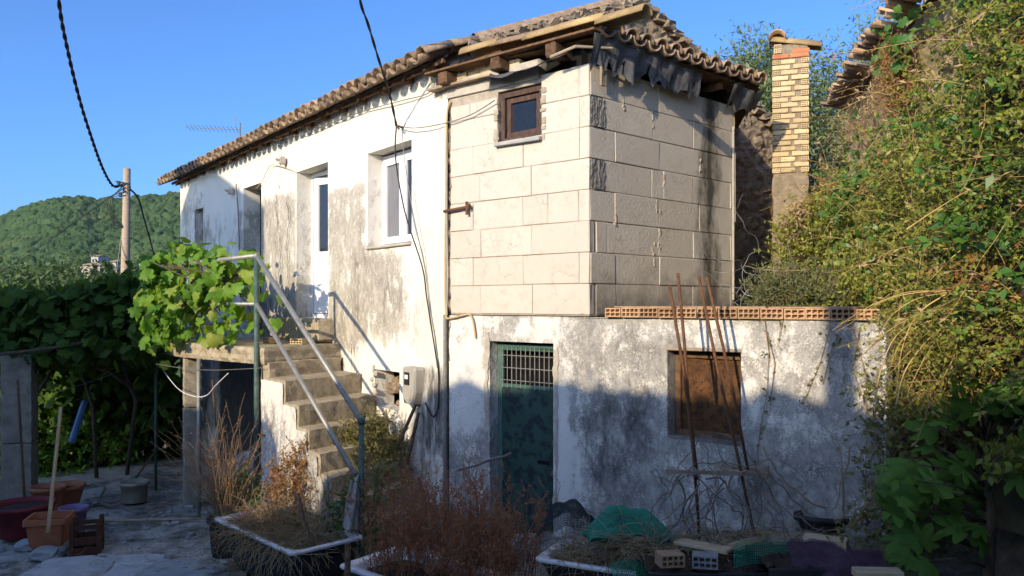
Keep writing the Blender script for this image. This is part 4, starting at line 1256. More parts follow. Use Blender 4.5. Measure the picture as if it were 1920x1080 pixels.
s = MB(); s.bbox(fac(.60, 1.18, .15), TM*.10, NMv*.012, Z*.08, .01); s.build('seal_cover', M_meter, me_)
def wire(name, pts, r, mat, label, cat='cable', n=6, sub=8):
    """smooth hanging line through points"""
    P = [Vector(p) for p in pts]; out = []
    for i in range(len(P)-1):
        p0 = P[max(i-1, 0)]; p1 = P[i]; p2 = P[i+1]; p3 = P[min(i+2, len(P)-1)]
        for k in range(sub):
            t = k/sub
            out.append(.5*((2*p1)+(p2-p0)*t+(2*p0-5*p1+4*p2-p3)*t*t+(3*p1-p0-3*p2+p3)*t**3))
    out.append(P[-1])
    mb = MB(); mb.tube(out, r, n)
    return tag(mb.build(name, mat, None, True), label, cat)
def fx(x, y, n=.03):
    c = along(B0, TM, x); q = B0+TM*c
    return fac(c, EYE+(570-y)*q.y/1480, n)
def bx(x, y, n=.02):
    u = along(L0, TB, x); q = L0+TB*u
    return blk(u, EYE+(570-y)*q.y/1480, n)
wire('pipe', [bx(838.5, 590, .03), bx(838.5, 700, .03), bx(838.5, 850, .03), bx(838, 960, .03)], .022, M_wire, 'grey vertical pipe at the bend of the wall', 'pipe', 8)
wire('cable', [bx(846, 190, .02), bx(841, 230, .03), bx(839.5, 400, .035), bx(838.5, 520, .035), bx(841, 590, .04), bx(850, 596, .04), bx(868, 592, .03), bx(884, 590, .03), bx(891, 605, .03), bx(894, 634, .02)], .011, M_cable_y, 'ochre cable running down the joint and over the green door', 'cable')
wire('cable', [fx(757, 238, .10), fx(764, 300, .16), fx(779, 400, .14), fx(800, 500, .06), fx(806, 560, .04), fx(822, 660, .04), fx(826, 692, .03), fx(826, 760, .03), fx(818, 780, .05), fx(806, 755, .06)], .009, M_cable, 'black cable hanging past the white window down to the meter', 'cable')
wire('cable', [fx(762, 242, .06), fx(772, 310, .09), fx(787, 400, .09), fx(801, 490, .05), fx(805, 530, .035), fx(812, 600, .03), fx(824, 690, .03)], .005, M_wire, 'thin second wire beside the black cable by the window', 'wire')
wire('cable', [fx(755, 236, .1), fx(790, 242, .09), bx(842, 232, .05), bx(890, 216, .05), bx(935, 190, .06)], .006, M_wire, 'thin wire from the wall bracket to the small brown window', 'wire')
wire('cable', [fx(531, 266, .15), fx(600, 243, .06), fx(680, 212, .05), fx(760, 190, .05), fx(810, 176, .05), fx(825, 150, .05)], .006, M_wire, 'thin wire sagging along the top of the white facade', 'wire')
wire('cable', [fx(483, 355, .03), fx(497, 340, .05), fx(513, 312, .06), fx(530, 312, .05), fx(548, 318, .05), fx(556, 324, .0)], .007, M_cable_y, 'short pale cable looping between the two doorways', 'cable')
wire('cable', [fx(447, 345, .04), fx(451, 400, .04), fx(453, 470, .04)], .012, M_wire, 'thin vertical conduit on the shaded part of the facade', 'cable')
hk = thing('wall_hook', bx(758, 238), 'small rusty wall hook where the cable reaches the house', 'hook')
s = MB(); s.tube([fx(757, 240, .0), fx(757, 238, .1), fx(762, 244, .1)], .012, 7); s.build('hook', M_rust, hk)
# stub pipe with a tap
tp = thing('pipe_tap', blk(.15, 3.27, .02), 'rusty stub pipe with tap sticking out of the block wall', 'tap')
s = MB(); s.tube([blk(-.03, 3.27, .05), blk(.30, 3.29, .05)], .017, 8); s.build('pipe', M_rust, tp, True)
s = MB(); s.tube([blk(.315, 3.21, .05), blk(.315, 3.35, .05)], .016, 8); s.tube([blk(.34, 3.29, .05), blk(.36, 3.29, .05)], .03, 8); s.build('valve', M_rust, tp)

# overhead lines and the pole
def strands(name, pts, r, label):
    base = [Vector(p) for p in pts]; out = []
    for i in range(len(base)-1):
        p0 = base[max(i-1, 0)]; p1 = base[i]; p2 = base[i+1]; p3 = base[min(i+2, len(base)-1)]
        for k in range(24):
            t = k/24
            out.append(.5*((2*p1)+(p2-p0)*t+(2*p0-5*p1+4*p2-p3)*t*t+(3*p1-p0-3*p2+p3)*t**3))
    out.append(base[-1])
    mb = MB()
    ph = 0
    lens = [0]
    for a, b in zip(out[:-1], out[1:]): lens.append(lens[-1]+(b-a).length)
    # resample evenly so the twist stays regular
    tot = lens[-1]; m = int(tot/.06); ev = []; j = 0
    for i in range(m+1):
        s_ = tot*i/m
        while j < len(lens)-2 and lens[j+1] < s_: j += 1
        t = (s_-lens[j])/max(1e-6, lens[j+1]-lens[j]); ev.append(out[j].lerp(out[j+1], t))
    for q in range(2):
        pp = []
        for i, p in enumerate(ev):
            d = (ev[min(i+1, m)]-ev[max(i-1, 0)]).normalized()
            x = d.cross(Vector((.3, .2, 1))).normalized(); y = d.cross(x)
            a = i*.06*2*math.pi/.5+q*math.pi
            pp.append(p+(x*math.cos(a)+y*math.sin(a))*r*.8)
        mb.tube(pp, r, 5)
    return tag(mb.build(name, M_cable, None, True), label, 'cable')
PT = at(236, 345, 20)
strands('overhead_cable', [at(96, -200, 12.2), at(110, 0, 13.5), at(128, 100, 14.6), at(150, 190, 15.8), at(172, 260, 17), at(190, 310, 18.2), at(205, 340, 19.2), at(216, 350, 19.7), PT], .021, 'thick twisted black cable sagging from overhead to the wooden pole')
strands('overhead_cable', [at(655, -120, 7.3), at(675, 0, 7.8), at(690, 45, 8.1), at(708, 105, 8.5), at(730, 175, 9.0), fx(757, 238, .1)], .009, 'black service cable coming down to the hook beside the window')
ut = thing('utility_pole', (PT.x, PT.y, -3), 'weathered wooden utility pole in front of the wooded hill', 'utility pole')
s = MB(); s.tube([(PT.x-.05, PT.y, -4), (PT.x-.03, PT.y, 2), (PT.x+.03, PT.y, EYE+(570-316)*20/1480)], [.14, .12, .085], 14); s.build('pole', M_wood_grey, ut, True)
s = MB()
for dz, dx in ((.0, -.14), (-.12, .12), (-.28, -.1)): s.bbox((PT.x+dx, PT.y-.08, PT.z+dz), (.07, 0, 0), (0, .07, 0), (0, 0, .12), .01)
s.tube([(PT.x-.2, PT.y-.1, PT.z+.05), (PT.x+.16, PT.y-.1, PT.z-.02)], .02, 6); s.build('bracket', M_cable, ut)
s = MB()
for k in range(4): s.tube([(PT.x+.04, PT.y-.1, PT.z-.1*k), (PT.x-.3-.06*k, PT.y-.12, PT.z-.35), (PT.x-.22, PT.y-.12, PT.z-.85-.1*k), (PT.x-.02, PT.y-.1, PT.z-1.1)], .014, 5)
s.build('cable_loop', M_cable, ut)
wire('cable', [PT+Vector((0, 0, -.05)), at(258, 370, 20.3), at(270, 410, 20.8), at(284, 460, 21.5), at(300, 520, 22)], .022, M_cable, 'black cable dropping from the wooden pole towards the vines', 'cable')
wire('cable', [PT+Vector((-.05, 0, -.1)), at(160, 402, 21), at(80, 460, 22.5), at(0, 510, 24), at(-120, 570, 27)], .012, M_cable, 'thin wire running from the pole down across the hill', 'wire')
wire('cable', [at(228, 440, 20), at(220, 500, 19.6), at(212, 560, 19.2)], .012, M_wire, 'pale stay wire at the foot of the wooden pole', 'wire')
# lines strung below the landing and along the pergola
wire('cable', [at(-40, 668, 11.2), at(100, 652, 11.6), at(260, 622, 12)], .028, M_bark, 'dark sagging pergola bar along the vine', 'bar')
wire('cable', [at(290, 682, 11.6), at(340, 690, 11), at(400, 694, 10.5), at(490, 690, 9.8)], .004, M_wire, 'clothes line strung under the landing', 'wire')
wire('cable', [at(293, 676, 12.4), at(330, 725, 11.3), at(360, 742, 10.9), at(386, 742, 10.75), at(405, 722, 10.4), at(428, 700, 10)], .006, M_pvc, 'white cord tied to the steel prop', 'cord')
wire('cable', [at(110, 735, 12), at(200, 705, 12.4), at(292, 668, 12.6)], .005, M_wire, 'thin wire slung from the pillar to the slim blue post', 'wire')

# ------------------------------------------------------------------ brick chimney
chx, chy = 3.50, 9.92
Fr = Vector((-chx, -chy, 0)).normalized(); Fx = Vector((-Fr.y, Fr.x, 0)); Fx = Fx if Fx.x > 0 else -Fx
chm = thing('brick_chimney', (chx, chy, 2.0), 'tall yellow brick chimney capped with a curved clay tile', 'chimney')
def chp(u, z, n=0.0): return Vector((chx, chy, 0))+Fx*u+Fr*n+Z*z
cw = .432
s = MB(); s.bbox(chp(0, 3.75, -.235), Fx*(cw-.02), Fr*.43, Z*3.55, .01); s.build('mortar_core', M_bmortar, chm)
rough_block(lambda a, z, n: chp(a, z, n), -cw/2-.004, cw/2+.004, 1.9, 3.86, -.46, .006, .1, .012, 3).build('rendered_base', M_bmortar, chm)
bm_s = MB(); bm_s.bbox((0, 0, 0), (1, 0, 0), (0, .1, 0), (0, 0, .056), .006, .003); me_st = bm_s.mesh('brick', M_brick_y)
me_st_r = bm_s.mesh('brick', M_brick_r)
me_end = hollow_mesh(.088, .056, .1, 3, 2, M_brick_y)
zc = 3.90; ck = .0685; r = 0
rot = frame_rot(Fx, -Fr, Z)
while zc < 5.40:
    hz = zc+ck/2
    rr = lambda: random.uniform(-.006, .006)
    def stretch(a, b, red=False):
        put('brick', me_st_r if red else me_st, chm, chp((a+b)/2, hz, -.048+rr()), rot, (b-a, 1, 1))
    def end(a):
        put('brick', me_end, chm, chp(a, hz-.028, .004+rr()), rot)
    last = zc+ck*2 > 5.42
    if r % 2 == 0 and not last:
        end(-cw/2)
        if random.random() < .6:
            stretch(-cw/2+.105, cw/2-.13); end(cw/2-.088)
        else: stretch(-cw/2+.10, -cw/2+.27); end(cw/2-.088)
    else:
        m_ = random.uniform(-.03, .03)
        stretch(-cw/2, m_-.02, last or random.random() < .04); stretch(m_+.02 if not last else m_, cw/2, last or random.random() < .06)
    zc += ck; r += 1
ztop = zc
end_z = ztop
put('brick', me_end, chm, chp(-cw/2+.02, ztop+.012, -.0), rot); put('brick', me_end, chm, chp(-cw/2+.02, ztop+.072, -.02), rot)
put('brick', me_st_r, chm, chp(cw/2-.09, ztop+.02, -.05), rot, (.2, 1, 1))
s = MB(); s.obox(chp(-cw/2+.12, ztop-.01, -.36), Fx*.30, Fr*.2, Z*.12); s.build('flue', M_dark, chm)
tx = (Fx*.96-Z*.2).normalized()
cap = barrel(.62, .105, .10, .018).mesh('tile', M_tile_gold, True)
put('tile', cap, chm, chp(-cw/2-.03, ztop+.16, -.1), frame_rot(tx.cross(Vector((0,0,1)).cross(tx).normalized() if False else (Z-tx*Z.dot(tx)).normalized()), tx, (Z-tx*Z.dot(tx)).normalized()))
cap2 = barrel(.50, .11, .10, .018).mesh('tile', M_tile, True)
put('tile', cap2, chm, chp(-cw/2+.06, ztop+.19, .06), frame_rot(Fx, -Fr, Z))
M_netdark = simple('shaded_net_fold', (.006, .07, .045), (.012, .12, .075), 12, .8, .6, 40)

# ------------------------------------------------------------------ unseen things behind the photographer, outlines fitted to the shadows they cast
Hh = Vector((.536, .844, 0)).normalized(); Rr = Vector((Hh.y, -Hh.x, 0))
def sp(a, w, z): return Rr*a + Hh*w + Z*z
def zb_of(b, w): return (b-.3245*w)/.9455
nb = thing('neighbour_house', sp(-13, -4, -1), 'plain neighbouring house behind the photographer that shades the yard', 'house')
w1, w0 = -1.0, -8.0
pr = [(-15.5, zb_of(7.25, w1)), (-14.18, zb_of(8.18, w1)), (-10.6, zb_of(6.45, w1))]
mb = MB()
for w in (w0, w1):
    mb.v += [tuple(sp(-15.5, w, -3)), tuple(sp(-15.5, w, pr[0][1])), tuple(sp(-14.18, w, pr[1][1])), tuple(sp(-10.6, w, pr[2][1])), tuple(sp(-10.6, w, -3))]
mb.f += [(0, 1, 2, 3, 4), (9, 8, 7, 6, 5), (0, 5, 6, 1), (3, 8, 9, 4)]
mb.build('wall', M_lintel, nb)
mb = MB()
mb.obox(sp(-15.5, w0, pr[0][1]+.01), sp(-14.18, w0, pr[1][1])-sp(-15.5, w0, pr[0][1]), Hh*(w1-w0), Z*.1)
mb.obox(sp(-14.18, w0, pr[1][1]+.01), sp(-10.6, w0, pr[2][1])-sp(-14.18, w0, pr[1][1]), Hh*(w1-w0), Z*.1)
mb.build('roof', M_tile_old, nb)
TA = np.array([-10.7, -7.8, -7.5, -7.25, -6.35, -6.1, -5.9, -5.4, -4.95, -4.8, -3.7, -3.4, -2.3, -1.85, -1.68, -1.4, -.87, 0, 7])  # hedge outline shaped to give the wanted shadow edge and lit gap
TBv = np.array([3.1, 2.95, 2.7, 1.95, 1.85, 2.7, 3.4, 3.54, 3.66, 3.54, 3.64, 3.58, 3.56, 3.56, 3.66, 3.55, 3.44, 3.38, 3.5])
hw = -4.0
hd = thing('hedge', sp(-2, hw, .6), 'tall unseen hedge behind the photographer, shaped to shade the yard', 'hedge')
mb = MB(); na_ = 220
for j in range(2):
    for i in range(na_+1):
        a = -10.7+17.7*i/na_
        tz = zb_of(float(np.interp(a, TA, TBv))+.05*fbm(a*2.6, 1)+.05*fbm(a*9, 4)+.03*fbm(a*23, 6)-.03, hw)
        for zz in (-1.2, tz): mb.v.append(tuple(sp(a, hw-(.6 if j else 0), zz)))
m2 = 2*(na_+1)
for i in range(na_):
    o_ = 2*i
    mb.f += [(o_, o_+2, o_+3, o_+1), (m2+o_, m2+o_+1, m2+o_+3, m2+o_+2), (o_+1, o_+3, m2+o_+3, m2+o_+1)]
mb.build('core', simple('hedge_core', (.02, .035, .012), (.04, .06, .02), 8), hd)
nl = 9000
a = rng.uniform(-10.7, 7, nl); tzz = np.interp(a, TA, TBv)
zt_ = (tzz-.3245*hw)/.9455
zz = zt_ - rng.random(nl)**2*2.5 + rng.normal(0, .05, nl)
P = np.array(Rr)[None, :]*a[:, None] + np.array(Hh)[None, :]*(hw+rng.uniform(-.7, .15, nl))[:, None]; P[:, 2] = zz
Vv, Ff = inst(*LEAF, P, rdir(nl), rdir(nl), rng.uniform(.06, .12, nl))
o = put('foliage', arr_mesh('foliage', Vv, Ff, L_ivy), hd); o['kind'] = 'stuff'
s = MB(); s.bbox(sp(-1.115, -3.0, 2.9), Rr*.23, Hh*.23, Z*5.4, .02, .01)  # unseen post, added to cast the upright dark band on the annex
tag(s.build('shadow_post', M_conc, None), 'unseen square post behind the photographer, added for its shadow band', 'post')

# ------------------------------------------------------------------ yard things
def gp(x, y, z):
    d = (EYE-z)*1480/(y-570); return Vector(((x-960)/1480*d, d, z))
def rrect(c, ex, ey, hx, hy, r, z, n=12):
    """rounded rectangle ring"""
    out = []
    for (sx, sy, a0) in ((1, 1, 0), (-1, 1, 90), (-1, -1, 180), (1, -1, 270)):
        for k in range(n+1):
            a = math.radians(a0+90*k/n)
            out.append(Vector(c)+ex*(sx*(hx-r)+r*math.cos(a))+ey*(sy*(hy-r)+r*math.sin(a))+Z*z)
    return out
def bathtub(name, corner, e1, L_, e2, W_, z, label, depth=.5, lip=.055):
    """tub with rolled rim; corner is the rim corner on the ground plane"""
    e1 = Vector(e1).normalized(); e2 = Vector(e2).normalized()
    c = Vector((corner[0], corner[1], 0))+e1*L_/2+e2*W_/2
    t = thing(name, (c.x, c.y, z-depth), label, 'bathtub', 'old bathtubs used as planters')
    hx, hy = L_/2, W_/2
    s = MB(); s.ring_loft([rrect(c, e1, e2, hx-.015, hy-.015, .05, z-.03), rrect(c, e1, e2, hx-.05, hy-.05, .09, z-.09), rrect(c, e1, e2, hx-.12, hy-.09, .14, z-.35), rrect(c, e1, e2, hx-.2, hy-.14, .16, z-depth)], True)
    s.build('shell', M_black, t, True)
    s = MB(); s.ring_loft([rrect(c, e1, e2, hx-.012, hy-.012, .045, z-.035), rrect(c, e1, e2, hx, hy, .05, z-.02), rrect(c, e1, e2, hx-.004, hy-.004, .05, z-.004), rrect(c, e1, e2, hx-.015, hy-.015, .05, z), rrect(c, e1, e2, hx-lip, hy-lip, .13, z-.004), rrect(c, e1, e2, hx-lip-.015, hy-lip-.015, .14, z-.02), rrect(c, e1, e2, hx-lip-.04, hy-lip-.03, .16, z-.12), rrect(c, e1, e2, hx-lip-.07, hy-lip-.05, .17, z-.3)])
    s.build('rim', M_enamel, t, True)
    s = MB(); rg = rrect(c, e1, e2, hx-lip-.025, hy-lip-.02, .15, z-.085)
    s.v = [tuple(c+Z*(z-.03))]+[tuple(p) for p in rg]; n_ = len(rg); s.f = [(0, 1+i, 1+(i+1) % n_) for i in range(n_)]
    s.build('soil', M_soil, t)
    for sx in (-1, 1):
        for sy in (-1, 1):
            q = c+e1*(sx*(hx-.35))+e2*(sy*(hy-.24))
            s = MB(); s.tube([q+Z*(z-depth+.03), q+Z*(z-depth-.12)], [.04, .025], 8); s.build('foot', M_black, t)
    return t, c, e1, e2
tub1 = bathtub('bathtub', (-1.99, 7.115), (-1.17, 1.21, 0), 1.68, (.57, .56, 0), .79, 0.0, 'white rimmed black bathtub full of dry straw at the foot of the stairs')
tub2 = bathtub('bathtub', (-1.51, 6.82), (.78, -.63, 0), 1.65, (.63, .78, 0), .75, 0.0, 'white bathtub half hidden under tall reddish dry weeds', lip=.07)
c3 = gp(1000, 1046, .22)
tub3 = bathtub('bathtub', (c3.x, c3.y), (.88, -.42, 0), 1.3, (.42, .88, 0), .62, .22, 'white bathtub with straw and green net near the annex wall')

def pot(name, x, y, z, r0, r1, h, mat, label, cat='pot', soil=True, n=28, sx=1, sy=1, rimw=.02):
    c = gp(x, y, z); t = thing(name, c, label, cat)
    s = MB(); s.lathe(c, [(0, .01), (r0, .0), (r0+.005, .01), (r1-.004, h-.05), (r1+rimw, h-.045), (r1+rimw, h), (r1-.004, h), (r1-.012, h-.06), (r1-.02, h-.11)], n, sx, sy); s.build('body', mat, t, True)
    if soil:
        s = MB(); s.lathe(c, [(r1-.012, h-.075), (r1*.5, h-.05), (0, h-.04)], n, sx, sy); s.build('soil', M_soil, t)
    return c
def square_pot(x, y, z, w, d, h, rot, mat, label):
    c = gp(x, y, z); t = thing('planter', c, label, 'planter')
    ex = Vector((math.cos(rot), math.sin(rot), 0)); ey = Vector((-math.sin(rot), math.cos(rot), 0))
    s = MB(); s.ring_loft([rrect(c, ex, ey, w*.40, d*.40, .03, 0, 3), rrect(c, ex, ey, w*.47, d*.47, .03, h-.07, 3), rrect(c, ex, ey, w*.53, d*.53, .03, h-.07, 3), rrect(c, ex, ey, w*.53, d*.53, .03, h, 3), rrect(c, ex, ey, w*.47, d*.47, .03, h, 3), rrect(c, ex, ey, w*.45, d*.45, .03, h-.1, 3)]); s.build('body', mat, t)
    s = MB(); r_ = rrect(c, ex, ey, w*.46, d*.46, .03, h-.08, 3); s.v = [tuple(p) for p in r_]; s.f = [tuple(range(len(r_)))]; s.build('soil', M_soil, t)
    return c
zl = -.68
square_pot(93, 1018, zl+.06, .44, .40, .33, .25, M_terra, 'square orange planter holding the stick, on a white stone')
pot('basin', 42, 1002, zl, .26, .36, .40, M_red, 'big dark red basin beside the concrete pillar', 'basin')
pot('pot', 122, 950, zl, .17, .25, .32, M_terra, 'round orange pot behind the square orange planter')
pot('pot', 90, 962, zl, .15, .21, .38, M_terra, 'orange pot full of dry leaves between basin and planter')
pot('bucket', 138, 1000, zl, .12, .16, .34, M_purple, 'faded purple bucket behind the brown crate', 'bucket')
pot('bucket', 252, 940, zl, .17, .19, .30, M_pillar, 'grey bucket in the shade near the slim post', 'bucket', soil=False)
bp = pot('pot', 425, 1040, -.50, .15, .19, .42, M_blackplastic, 'black plastic pot with a dead shrub beside the bathtub')
# brown slatted crate
cc = gp(163, 1036, zl); ct = thing('crate', cc, 'rusty brown slatted crate standing by the orange planter', 'crate')
ex = Vector((math.cos(.35), math.sin(.35), 0)); ey = Vector((-ex.y, ex.x, 0))
for sx, sy in ((-1, -1), (1, -1), (-1, 1), (1, 1)):
    s = MB(); s.bbox(cc+ex*(.14*sx)+ey*(.12*sy)+Z*.20, ex*.05, ey*.05, Z*.42, .006, .004); s.build('corner_post', M_brownplastic, ct)
for k, z in enumerate((.05, .17, .33)):
    for sg, a_, b_, l in ((-1, ex, ey, .29), (1, ex, ey, .29)):
        s = MB(); s.bbox(cc+b_*(.13*sg)+Z*z, a_*l, b_*.014, Z*(.085 if k < 2 else .05), .004, .003); s.build('slat', M_brownplastic, ct)
    for sg in (-1, 1):
        s = MB(); s.bbox(cc+ex*(.15*sg)+Z*z, ey*.24, ex*.014, Z*(.085 if k < 2 else .05), .004, .003); s.build('slat', M_brownplastic, ct)
# sticks leaning
def stick(name, p, q, r, mat, label, cat='stick', n=8, wob=.0):
    pts = [Vector(p).lerp(Vector(q), k/6)+Vector((random.uniform(-wob, wob), random.uniform(-wob, wob), 0)) for k in range(7)]
    s = MB(); s.tube(pts, [r*(1.05-.15*k/6) for k in range(7)], n); return tag(s.build(name, mat, None, True), label, cat)
stick('broom_stick', gp(90, 1000, zl+.3), at(114, 764, 9.9), .022, M_stick, 'pale round stick standing in the square orange planter')
stick('broom_stick', at(46, 935, 10.9), at(33, 712, 11.2), .018, M_wood_old, 'dull brown stick leaning against the concrete pillar')
stick('wooden_stake', fx(786, 830, .28), fx(788, 758, .06), .022, M_wood_old, 'brown stake leaning on the wall under the meter', 'stake')
stick('wooden_stake', fx(797, 900, .3), fx(799, 772, .10), .022, M_wood_old, 'second longer brown stake below the meter box', 'stake')
stick('blue_pipe', at(135, 828, 13.2), at(159, 752, 13.6), .055, M_blue, 'light blue plastic pipe standing in the dark greenery', 'pipe')
stick('cane', gp(196, 977, zl+.03), gp(388, 972, zl+.05), .016, M_plank, 'pale cane lying on the ground between crate and prop', 'cane', wob=.006)
stick('pole', at(248, 905, 12.0), at(292, 845, 12.6), .016, M_wood_old, 'dark handle leaning in the grey bucket', 'handle')
stick('rod', at(405, 800, 10.3), at(398, 712, 10.6), .012, M_rust, 'short rusty rod standing under the landing', 'rod')
stick('branch', at(960, 850, 6.9), at(862, 882, 6.8), .012, M_deadvine, 'bare grey branch sticking out in front of the green door', 'branch', 6, .02)
wire('hose', [gp(178, 905, zl+.02), gp(196, 915, zl+.02), gp(186, 938, zl+.02), gp(204, 948, zl+.02), gp(225, 946, zl+.02)], .02, M_wire, 'grey hose curled on the ground behind the crate', 'hose')
# stones and rubble
def stone(p, s_, label, mat=M_whitestone, flat=.6, cat='stone', group=None):
    bm = bmesh.new(); bmesh.ops.create_icosphere(bm, subdivisions=2, radius=1)
    sd = random.random()*50
    vs = []
    for v in bm.verts:
        c = v.co; k = 1+.35*fbm(c.x*1.3+sd, c.y*1.3, c.z*1.3)
        q = Vector((max(-.75, min(.75, c.x))*1.25, max(-.75, min(.75, c.y))*1.1, max(-.7, min(.7, c.z))*flat*1.3))*k*s_
        vs.append(Vector(p)+q)
    s = MB(); s.add(vs, [tuple(v.index for v in f.verts) for f in bm.faces]); bm.free()
    return tag(s.build('stone', mat), label, cat, group)
stone(gp(90, 1036, zl+.03), .17, 'flat white stone under the square orange planter', flat=.35)
stone(gp(50, 1022, zl+.03), .12, 'pale stone in front of the red basin', flat=.5)
stone(gp(420, 1040, -.60), .13, 'squared pale stone under the black pot', flat=.75)
stone(at(468, 870, 10.2), .20, 'grey stone block beside the undercroft doorway', M_cinder, .8)
stone(gp(130, 1072, zl-.03), .42, 'flat pale rock outcrop in the bottom corner of the yard', flat=.2)
stone(gp(250, 1062, zl-.05), .5, 'wide pale flagstone in the middle of the yard', flat=.12)
stone(gp(345, 1075, zl-.05), .45, 'pale flagstone near the straw filled bathtub', flat=.14)
mb = MB()
for i in range(230):
    x = random.uniform(-6.6, -2.6); y = random.uniform(8.6, 12.6)
    s_ = random.choice((.02, .03, .045, .07))*random.uniform(.6, 1.2)
    mb.bbox((x, y, gh(x, y)+fbm(x*.9, y*.9)*.05+s_*.25), (s_*1.4, s_*.3, 0), (-s_*.3, s_, 0), (0, 0, s_*.7), s_*.2, s_*.2)
o = mb.build('rubble', M_whitestone); tag(o, 'small stones and rubble scattered over the yard', 'rubble', kind='stuff')

# green sheet lying under the landing
mb = MB(); q0, q1 = at(444, 893, 9.9), at(478, 855, 10.1)
mb.obox(q0, q1-q0, Vector((.05, .12, 0)), Z*.05); tag(mb.build('green_strip', simple('green_plastic', (.04, .26, .07), (.07, .36, .11), 6, .5), None), 'bright green plastic strip leaning by the dead shrub', 'strip')
# reddish pot near the stairs
pot('pot', 795, 965, -.30, .10, .14, .24, M_red, 'small red pot at the foot of the meter wall')

# ------------------------------------------------------------------ rebars, slats, planks, nets by the annex
for pts, lab in (([(1255, 535), (1283, 700), (1300, 850), (1312, 1008)], 'rusty reinforcing bar, leftmost and shortest of the four'),
                 ([(1271, 512), (1283, 640), (1290, 740), (1308, 900)], 'rusty reinforcing bar, second from the left, crossing its neighbour'),
                 ([(1310, 518), (1345, 690), (1382, 850), (1420, 1030)], 'rusty reinforcing bar, third from the left, reaching down to the heap'),
                 ([(1325, 520), (1358, 660), (1380, 760), (1402, 880)], 'rusty reinforcing bar, rightmost of the four')):
    s = MB(); s.tube([at(x, y, 6.2+.02*i) for i, (x, y) in enumerate(pts)], .0125, 8); tag(s.build('rebar', M_rust, None, True), lab, 'rebar', 'reinforcing bars in front of the annex window')
for (x0, x1, y, d, lab) in ((1248, 1450, 886, 6.12, 'thin wooden slat tied across the bars, lower of two'), (1340, 1432, 876, 6.28, 'short wooden slat behind the bars, upper of two')):
    p = at(x0, y-2, d); q = at(x1, y+3, d+.05)
    s = MB(); s.bbox((p+q)/2, q-p, Vector((.2, -1, 0)).normalized()*.02, Z*.034, .003, .002); tag(s.build('slat', M_wood_grey), lab, 'slat')
def plank(x0, y0, x1, y1, z, w, th, label, mat=M_plank):
    p = gp(x0, y0, z); q = gp(x1, y1, z); d = (q-p).normalized(); sd = Vector((-d.y, d.x, 0)).normalized()
    s = MB(); s.bbox((p+q)/2, q-p, sd*w, (d.cross(sd))*th, .006, .004); return tag(s.build('plank', mat), label, 'plank')
plank(1270, 1014, 1368, 1034, .50, .13, .03, 'pale plank lying below the rusty bars')
plank(1375, 1026, 1425, 1012, .50, .10, .03, 'short pink brown plank next to the third bar', M_brick_o)
plank(1508, 1010, 1590, 1022, .64, .12, .07, 'thick pale timber offcut in front of the black basin')
plank(1602, 1074, 1690, 1076, .70, .10, .05, 'pale board end at the bottom edge under the fig')
for x, y, r_, lab in ((1240, 1066, .2, 'pale hollow brick on the heap below the plank'), (1298, 1066, -.25, 'grey hollow brick next to the pale one on the heap')):
    o = put('brick', hollow_mesh(.17, .085, .12, 4, 2, M_cinder if r_ < 0 else M_brick_o), None, gp(x, y, .46), (0, .08*r_, r_)); tag(o, lab, 'brick')
bs = pot('basin', 1556, 992, .50, .15, .21, .12, M_blackplastic, 'shallow black basin against the annex wall', 'basin', True, 28, 1.2, .7)
for (x0, x1, y, z, lab) in ((1215, 1440, 1068, .44, 'black trough along the bottom edge below the bars'), (1440, 1650, 1060, .56, 'black trough under the purple net')):
    p = gp(x0, y, z); q = gp(x1, y, z); d = q-p
    t = thing('trough', (p+q)/2-Z*.4, lab, 'trough')
    s = MB(); s.bbox((p+q)/2+Vector((0, -.03, -.22)), d, Vector((0, .04, 0)), Z*.42, .01, .004); s.build('side', M_blackplastic, t)
    s = MB(); s.bbox((p+q)/2+Vector((0, .5, -.22)), d, Vector((0, .04, 0)), Z*.40, .01, .004); s.build('side', M_blackplastic, t)
    s = MB(); s.grid(lambda a, b: p+d*a+Vector((0, .5*b, -.02+.05*fbm(a*9, b*4))), 24, 10); s.build('soil', M_soil, t)
def net(name, P, nu, nv, r, mat, label):
    """knotted net: threads along both directions of a surface"""
    parts = []
    A_ = np.array([[tuple(P(i/nu, j/nv)) for i in range(nu+1)] for j in range(nv+1)])
    parts.append(tubes(A_, r, 3)); parts.append(tubes(A_.transpose(1, 0, 2), r, 3))
    Vv, Ff = merge(parts)
    return tag(put(name, arr_mesh(name, Vv, Ff, mat)), label, 'net')
g0 = at(1100, 1010, 6.35); g1 = at(1262, 1010, 6.25)
def mound(a, b):
    p = g0.lerp(g1, a); h = .22*math.sin(math.pi*min(1, a*1.02))**.7*(math.sin(math.pi*(.08+.80*b)))
    return p+Vector((.02*math.sin(b*9), -.12+.45*b, h+.02*math.sin(a*14+b*5)+.015*fbm(a*9, b*9)))
net('green_net', mound, 56, 40, .0048, M_netgreen, 'bright green net heaped in a mound against the annex wall')
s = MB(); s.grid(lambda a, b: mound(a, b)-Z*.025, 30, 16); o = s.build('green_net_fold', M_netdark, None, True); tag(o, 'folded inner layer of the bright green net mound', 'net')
g2 = at(1008, 1000, 6.9); g3 = at(1125, 1000, 6.75)
net('black_net', lambda a, b: g2.lerp(g3, a)+Vector((0, -.1+.4*b, .26*math.sin(math.pi*a)**.8*math.sin(math.pi*(.1+.8*b))+.02*math.sin(a*17+b*6))), 44, 34, .0035, M_netblack, 'dark net slumped between the green door and the green net')
g4 = gp(1140, 1066, .34); g5 = gp(1258, 1044, .34)
net('green_net', lambda a, b: g4.lerp(g5, a)+Vector((.05*b, -.05-.28*b, .03-.14*b+.03*math.sin(a*7+b*3))), 34, 16, .0032, M_netgreen, 'small piece of green net hanging over the tub edge')
